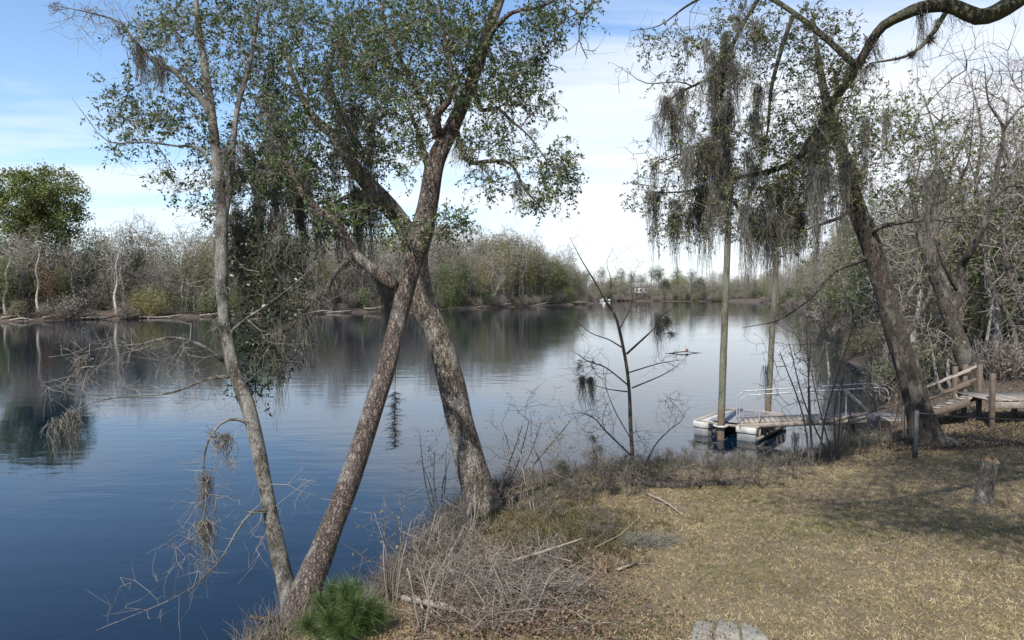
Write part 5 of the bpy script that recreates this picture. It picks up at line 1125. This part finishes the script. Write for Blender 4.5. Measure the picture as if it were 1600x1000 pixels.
def where_right(x, y, bk):
    p = px_of(x, y); row = "at right bank edge" if bk < 3.5 else ("in right bank's second rank" if bk < 12 else "deep in right wood"); dist = "near stairs" if y < 45 else ("midway upriver" if y < 110 else "far upriver")
    side = "beyond the pilings" if p < 1260 else ("left of leaning oak" if p < 1370 else ("behind leaning oak" if p < 1460 else ("by forked tree" if p < 1540 else "at right frame edge")))
    return f"{row}, {dist}, {side}"


for b0, b1, sp0 in ((.8, 3.2, 2.4), (4, 9, 2.6), (10, 17, 2.8), (18, 28, 3.4), (29, 44, 4.4)):
    s = rng.uniform(4, 6)
    while s < cum2[-1]:
        bk = rng.uniform(b0, b1); x, y = on_right(s, bk); far_ = y > 70; s += sp0 * rng.uniform(.6, 1.4) * (1 + np.clip((y - 30) / 70, 0, 2.2)); p = px_of(x, y)
        if p > 1680 or y < 27: continue
        if b0 < 3 and y < 40 and rng.random() < .5: continue
        u = rng.random(); w = where_right(x, y, bk)
        if far_: k = BARE[rng.integers(len(BARE))] if u < .6 else GREEN[rng.choice(4, p=[.25, .45, .15, .15])]; sc = rng.uniform(.6, .85)
        else: k = FINE[rng.integers(3)] if u < .58 else FINEG[rng.choice(4, p=[.4, .2, .25, .15])]; sc = rng.uniform(.65, 1.1)
        k.place(x, y, w, sc)
s = 5
while s < cum2[-1]:
    for bk in (rng.uniform(.3, 1.6), rng.uniform(3, 9)):
        x, y = on_right(s, bk)
        if px_of(x, y) < 1670 and y > 25: (FB[rng.integers(3)] if y < 80 else BUSH[rng.choice(5, p=[.36, .24, .1, .2, .1])]).place(x, y, where_right(x, y, bk), rng.uniform(.6, 1.1))
    s += rng.uniform(2, 3.4) * (1 + np.clip((y - 30) / 60, 0, 2.5))


def place_right(n):
    s = rng.uniform(6, cum2[-1], n); s = 6 + (cum2[-1] - 6) * rng.random(n) ** 1.6; bk = 3 + 42 * rng.random(n) ** 1.2; i = np.clip(np.searchsorted(cum2, s) - 1, 0, len(seg2) - 1); t = ((s - cum2[i]) / seg2[i])[:, None]; d_ = RB[i + 1] - RB[i]
    q = RB[i] + d_ * t + np.stack([d_[:, 1], -d_[:, 0]], 1) / seg2[i][:, None] * bk[:, None]; return q[(q[:, 1] > 34) & (q[:, 0] < q[:, 1] * .84)]


def fix_n(f):
    def g(n):
        q = f(int(n * 2.2)); return q[rng.permutation(len(q))[:n]] if len(q) >= n else q[rng.integers(0, len(q), n)]
    return g


mass("right_wood", "grey mass of bare twigs filling the wood on the right bank", fix_n(place_right), 120000, 9.5, M_MASS, M_FAR_OLIVE, 60000, .26, .014)
mass("distant_wood", "grey mass of bare twigs filling the wood on the distant shore", lambda n: np.column_stack([rng.uniform(24, 175, n), 387.5 + 49 * rng.random(n) ** 1.3]), 60000, 15, M_MASS, M_FAR_GREEN, 50000, .8, .05)
# thin understory trees near the stairs, pale dead trunks
SNAG = Kind(lambda: far_tree("pale_snag", "", 6, 1.2, .10, 60, crown_lo=.35, step=.4, r0=.012, twigm=M_TWIG_PALE, spray=1, twr=.006, tw=.25, barkm=bark("snag_bark", (.12, .105, .095), (.34, .31, .28), (.4, .4, .37), .5, 6, .3)), "", "pale thin trees behind the stairs")
for px_, py_, s_, tl, lab in ((1308, 590, 1.0, -.25, "pale thin trunk leaning left over the water beyond the gangway"), (1486, 612, .7, -.08, "pale thin trunk just left of the forked tree"), (1560, 560, .75, .05, "pale thin sapling behind the walkway"), (1475, 618, .6, -.3, "reddish leaning stem left of the forked tree's foot"), (1540, 590, .9, .03, "slender pale stem right of the forked tree")):
    p_ = onground(px_, py_); SNAG.place(p_[0], min(p_[1], 44), "", s_, rz=0.0, tilt=(0, tl), label=lab)
for px_, py_, k_, s_, lab in ((1585, 575, 2, 1.0, "fresh green tree at the right edge behind the wooden walkway"), (1600, 560, 1, 1.15, "dark cedar-like tree at the right edge behind the walkway"), (1445, 570, 3, .7, "yellow-green tree behind the leaning oak's trunk"), (1400, 560, 1, .6, "dark bushy evergreen just left of the leaning oak's trunk"), (1535, 570, 3, .9, "yellow-green tree behind the forked tree")):
    p_ = onground(px_, py_); FINEG[k_].place(p_[0], min(p_[1], 38), "", s_, label=lab)
for px_, py_, k_, s_, lab in ((1425, 585, 0, 1.2, "tall bare grey-brown tree rising behind the leaning oak's moss"), (1490, 580, 1, 1.15, "tall forked bare tree rising behind the dark forked trunk"), (1560, 578, 0, 1.25, "tallest bare tree above the wooden walkway"), (1610, 590, 1, 1.0, "forked bare tree at the right edge above the walkway"), (1390, 575, 1, .95, "forked bare tree left of the leaning oak's upper trunk")):
    p_ = onground(px_, py_); FINE[k_].place(p_[0] * min(1, 36 / p_[1]), min(p_[1], 36), "", s_, label=lab)
# sandy track on the right bank
c_ = onground(1590, 552); 
d = MB(); n_ = 14; P0 = [onground(1555 + k * 9, 553 - k * .4) for k in range(n_)]; V = []
for q in P0:
    for o_ in (-1.6, 1.6): V.append((q[0], q[1] + o_ * 1.3, gz(q[0], q[1] + o_ * 1.3) + .05))
d.add(V, [(2 * k, 2 * k + 2, 2 * k + 3, 2 * k + 1) for k in range(n_ - 1)]); structure("sandy_path", d, plain("pale_sand", (.46, .40, .34), .95, 0, .2, 3))

# far shore: trees, a pale house, docks, a boat
FS = np.array([(36, 392), (60, 393), (90, 392), (120, 388), (150, 384)], float)
for row, (b0, b1, sp) in enumerate(((2, 8, 5.2), (12, 22, 5.0), (28, 46, 5.5))):
    x = 28.0
    while x < 152:
        y = 390 + rng.uniform(b0, b1); w = ("front rank" if row == 0 else "second rank" if row == 1 else "back rank") + " of far shore, " + ("left of" if x < 66 else "right of" if x > 84 else "around") + " pale house"
        u = rng.random(); k = BARE[rng.integers(5)] if u < .42 else (GREEN[rng.integers(4)] if u < .78 else PINE); sc = rng.uniform(.65, .95) if k is not PINE else rng.uniform(.8, 1.0)
        if not (row == 0 and 66 < x < 82): k.place(x, y, w, sc)
        x += sp * rng.uniform(.6, 1.4)
def far_edge(x):
    yy = np.arange(372, 398, .5); s_ = signed(np.column_stack([np.full(len(yy), x), yy])); k_ = np.where(s_ < 0)[0]; return yy[k_[-1]] + .8 if len(k_) else 380.0


x = 34
while x < 150:
    if not 70 < x < 80: BUSH[rng.choice(5, p=[.36, .24, .2, .15, .05])].place(x, far_edge(x) + rng.uniform(0, 1.5), "at the distant far shore, " + ("left" if x < 74 else "right") + " of the pale house", rng.uniform(.7, 1.1))
    x += rng.uniform(1.8, 3)
hs = thing("house", "small pale house by the water on the distant far shore", "house", (75, 400, gz(75, 400)))
hz = gz(75, 400); M_HOUSE = plain("pale_siding", (.72, .73, .74), .7, 0, .06, 3); M_ROOF = plain("grey_roof", (.30, .31, .33), .8, 0, .2, 2); M_GLASS = plain("dark_window_glass", (.03, .04, .05), .15, 0, .2, 2)
d = MB(); box(d, (75, 400, hz + 3.4), (8, 7, 6.8)); part("wall", d, M_HOUSE, hs)
d = MB(); d.add([(70.4, 395.8, hz + 6.7), (79.6, 395.8, hz + 6.7), (79.6, 404.2, hz + 6.7), (70.4, 404.2, hz + 6.7), (70.4, 400, hz + 9.4), (79.6, 400, hz + 9.4)], [(0, 1, 5, 4), (2, 3, 4, 5), (3, 2, 1, 0)], [(0, 4, 3), (1, 2, 5)]); part("roof", d, M_ROOF, hs)
for wx in (72.4, 75, 77.6):
    for wz in (1.9, 4.9): d = MB(); box(d, (wx, 396.47, hz + wz), (1.3, .1, 1.5)); part("window", d, M_GLASS, hs)
d = MB(); box(d, (75, 395.4, hz + 3.3), (8.4, 2, .2)); part("balcony", d, M_WHITE, hs)
for xx in (71.2, 75, 78.8): d = MB(); beam(d, (xx, 394.6, hz - .3), (xx, 394.6, hz + 3.2), .2, .2, (1, 0, 0)); part("post", d, M_WHITE, hs)
for x0, w_, lab in ((64, 10, "low brown private dock left of the pale house on the far shore"), (84, 12, "low brown private dock right of the pale house on the far shore"), (106, 10, "low reddish dock far right on the distant shore")):
    pr = thing("boat_dock", lab, "dock", (x0, 386, 0), "docks on the far shore"); d = MB(); box(d, (x0, 386, .75), (w_, 2, .2)); part("deck_boards", d, M_WOODBR, pr)
    for k in range(5): xx = x0 - w_ / 2 + .3 + k * (w_ - .6) / 4; d = MB(); beam(d, (xx, 385.2, -1), (xx, 385.2, 2.0), .22, .22, (1, 0, 0)); part("post", d, M_WOODBR, pr)
bt = thing("motor_boat", "small white motor boat moored on the distant far shore left of the pale house", "boat", (52, 383, 0)); d = MB()
sec = []
for t, w_, zt in ((0, 1.0, .9), (.3, 1.1, .9), (.7, .9, 1.0), (1, .05, 1.25)):
    xx = 49.2 + t * 6; sec += [(xx, 383 - w_, zt), (xx, 383 - w_ * .6, -.1), (xx, 383 + w_ * .6, -.1), (xx, 383 + w_, zt)]
d.add(sec, [(4 * i + a_, 4 * i + 4 + a_, 4 * i + 5 + a_, 4 * i + 1 + a_) for i in range(3) for a_ in range(3)] + [(0, 1, 2, 3)] + [(4 * i, 4 * i + 3, 4 * i + 7, 4 * i + 4) for i in range(3)]); part("hull", d, M_WHITE, bt)
d = MB(); box(d, (51.6, 383, 1.45), (1.6, 1.2, 1.0)); part("cabin", d, M_HOUSE, bt)

# ------------------------------------------------------------------ sky, sun
EL, AZ = R(46), R(28)          # sun behind the camera, to the left
sunv = Vector((-math.sin(AZ) * math.cos(EL), -math.cos(AZ) * math.cos(EL), math.sin(EL)))
sl = bpy.data.lights.new("sun", 'SUN'); sl.energy = 4.8; sl.angle = R(.5); sl.color = (1, .95, .87)
so = bpy.data.objects.new("sun", sl); COL.objects.link(so); so.rotation_euler = sunv.to_track_quat('Z', 'Y').to_euler(); so.location = sunv * 50
w = bpy.data.worlds.new("World"); scene.world = w; w.use_nodes = True; nt = w.node_tree; N, L = nt.nodes, nt.links; bg = N["Background"]
sky = N.new("ShaderNodeTexSky"); sky.sky_type = 'NISHITA'; sky.sun_disc = False; sky.sun_elevation = EL; sky.sun_rotation = math.atan2(sunv.x, sunv.y); sky.dust_density = .3; sky.ozone_density = 3.0
tc = N.new("ShaderNodeTexCoord").outputs["Generated"]; sx = N.new("ShaderNodeSeparateXYZ"); L.new(tc, sx.inputs[0])
def mth(op, a, b=None):
    n = N.new("ShaderNodeMath"); n.operation = op
    for i, v in enumerate((a, b)):
        if v is None: continue
        if isinstance(v, (int, float)): n.inputs[i].default_value = v
        else: L.new(v, n.inputs[i])
    return n.outputs[0]
zc = mth('MAXIMUM', sx.outputs[2], 0.0); dn = mth('ADD', zc, .10)
cx = N.new("ShaderNodeCombineXYZ"); L.new(mth('DIVIDE', sx.outputs[0], dn), cx.inputs[0]); L.new(mth('DIVIDE', sx.outputs[1], dn), cx.inputs[1])
n1 = noise(N, L, cx.outputs[0], .75, 9, .58, .35, (.5, 1.5, 1)); n2 = noise(N, L, cx.outputs[0], .28, 3, .5, 0, (.8, 1.1, 1))
dens = mth('ADD', mth('ADD', mth('MULTIPLY', n1.outputs["Fac"], .62), mth('MULTIPLY', n2.outputs["Fac"], .42)), mth('MULTIPLY', sx.outputs[0], CLOUD_BIAS := .16))
dens = mth('ADD', dens, mth('MULTIPLY', mth('SUBTRACT', .30, mth('MINIMUM', zc, .45)), .5))
cr = ramp(N, [(.46, (0, 0, 0)), (.55, (.6, .6, .6)), (.64, (1, 1, 1))]); L.new(dens, cr.inputs[0])
hs_ = N.new('ShaderNodeHueSaturation'); hs_.inputs['Saturation'].default_value = 1.06; hs_.inputs['Value'].default_value = 1.08; L.new(sky.outputs[0], hs_.inputs['Color'])
hz_ = mth('POWER', mth('SUBTRACT', 1.0, zc), 7.0)
skyc = mixc(N, L, mth('MULTIPLY', hz_, .6), hs_.outputs[0], (4.1, 4.9, 5.9))
fade = mth('SUBTRACT', 1.0, mth('MULTIPLY', mth('POWER', mth('SUBTRACT', 1.0, zc), 14.0), .5))
col = mixc(N, L, mth('MULTIPLY', cr.outputs[0], fade), skyc, (5.0, 5.2, 5.5))
L.new(col, bg.inputs["Color"]); bg.inputs["Strength"].default_value = .142
scene.view_settings.view_transform = 'Standard'; scene.view_settings.look = 'None'; scene.view_settings.exposure = .52; scene.view_settings.gamma = 1
scene.cycles.max_bounces = 6; scene.cycles.transparent_max_bounces = 4; scene.cycles.caustics_reflective = False; scene.cycles.caustics_refractive = False
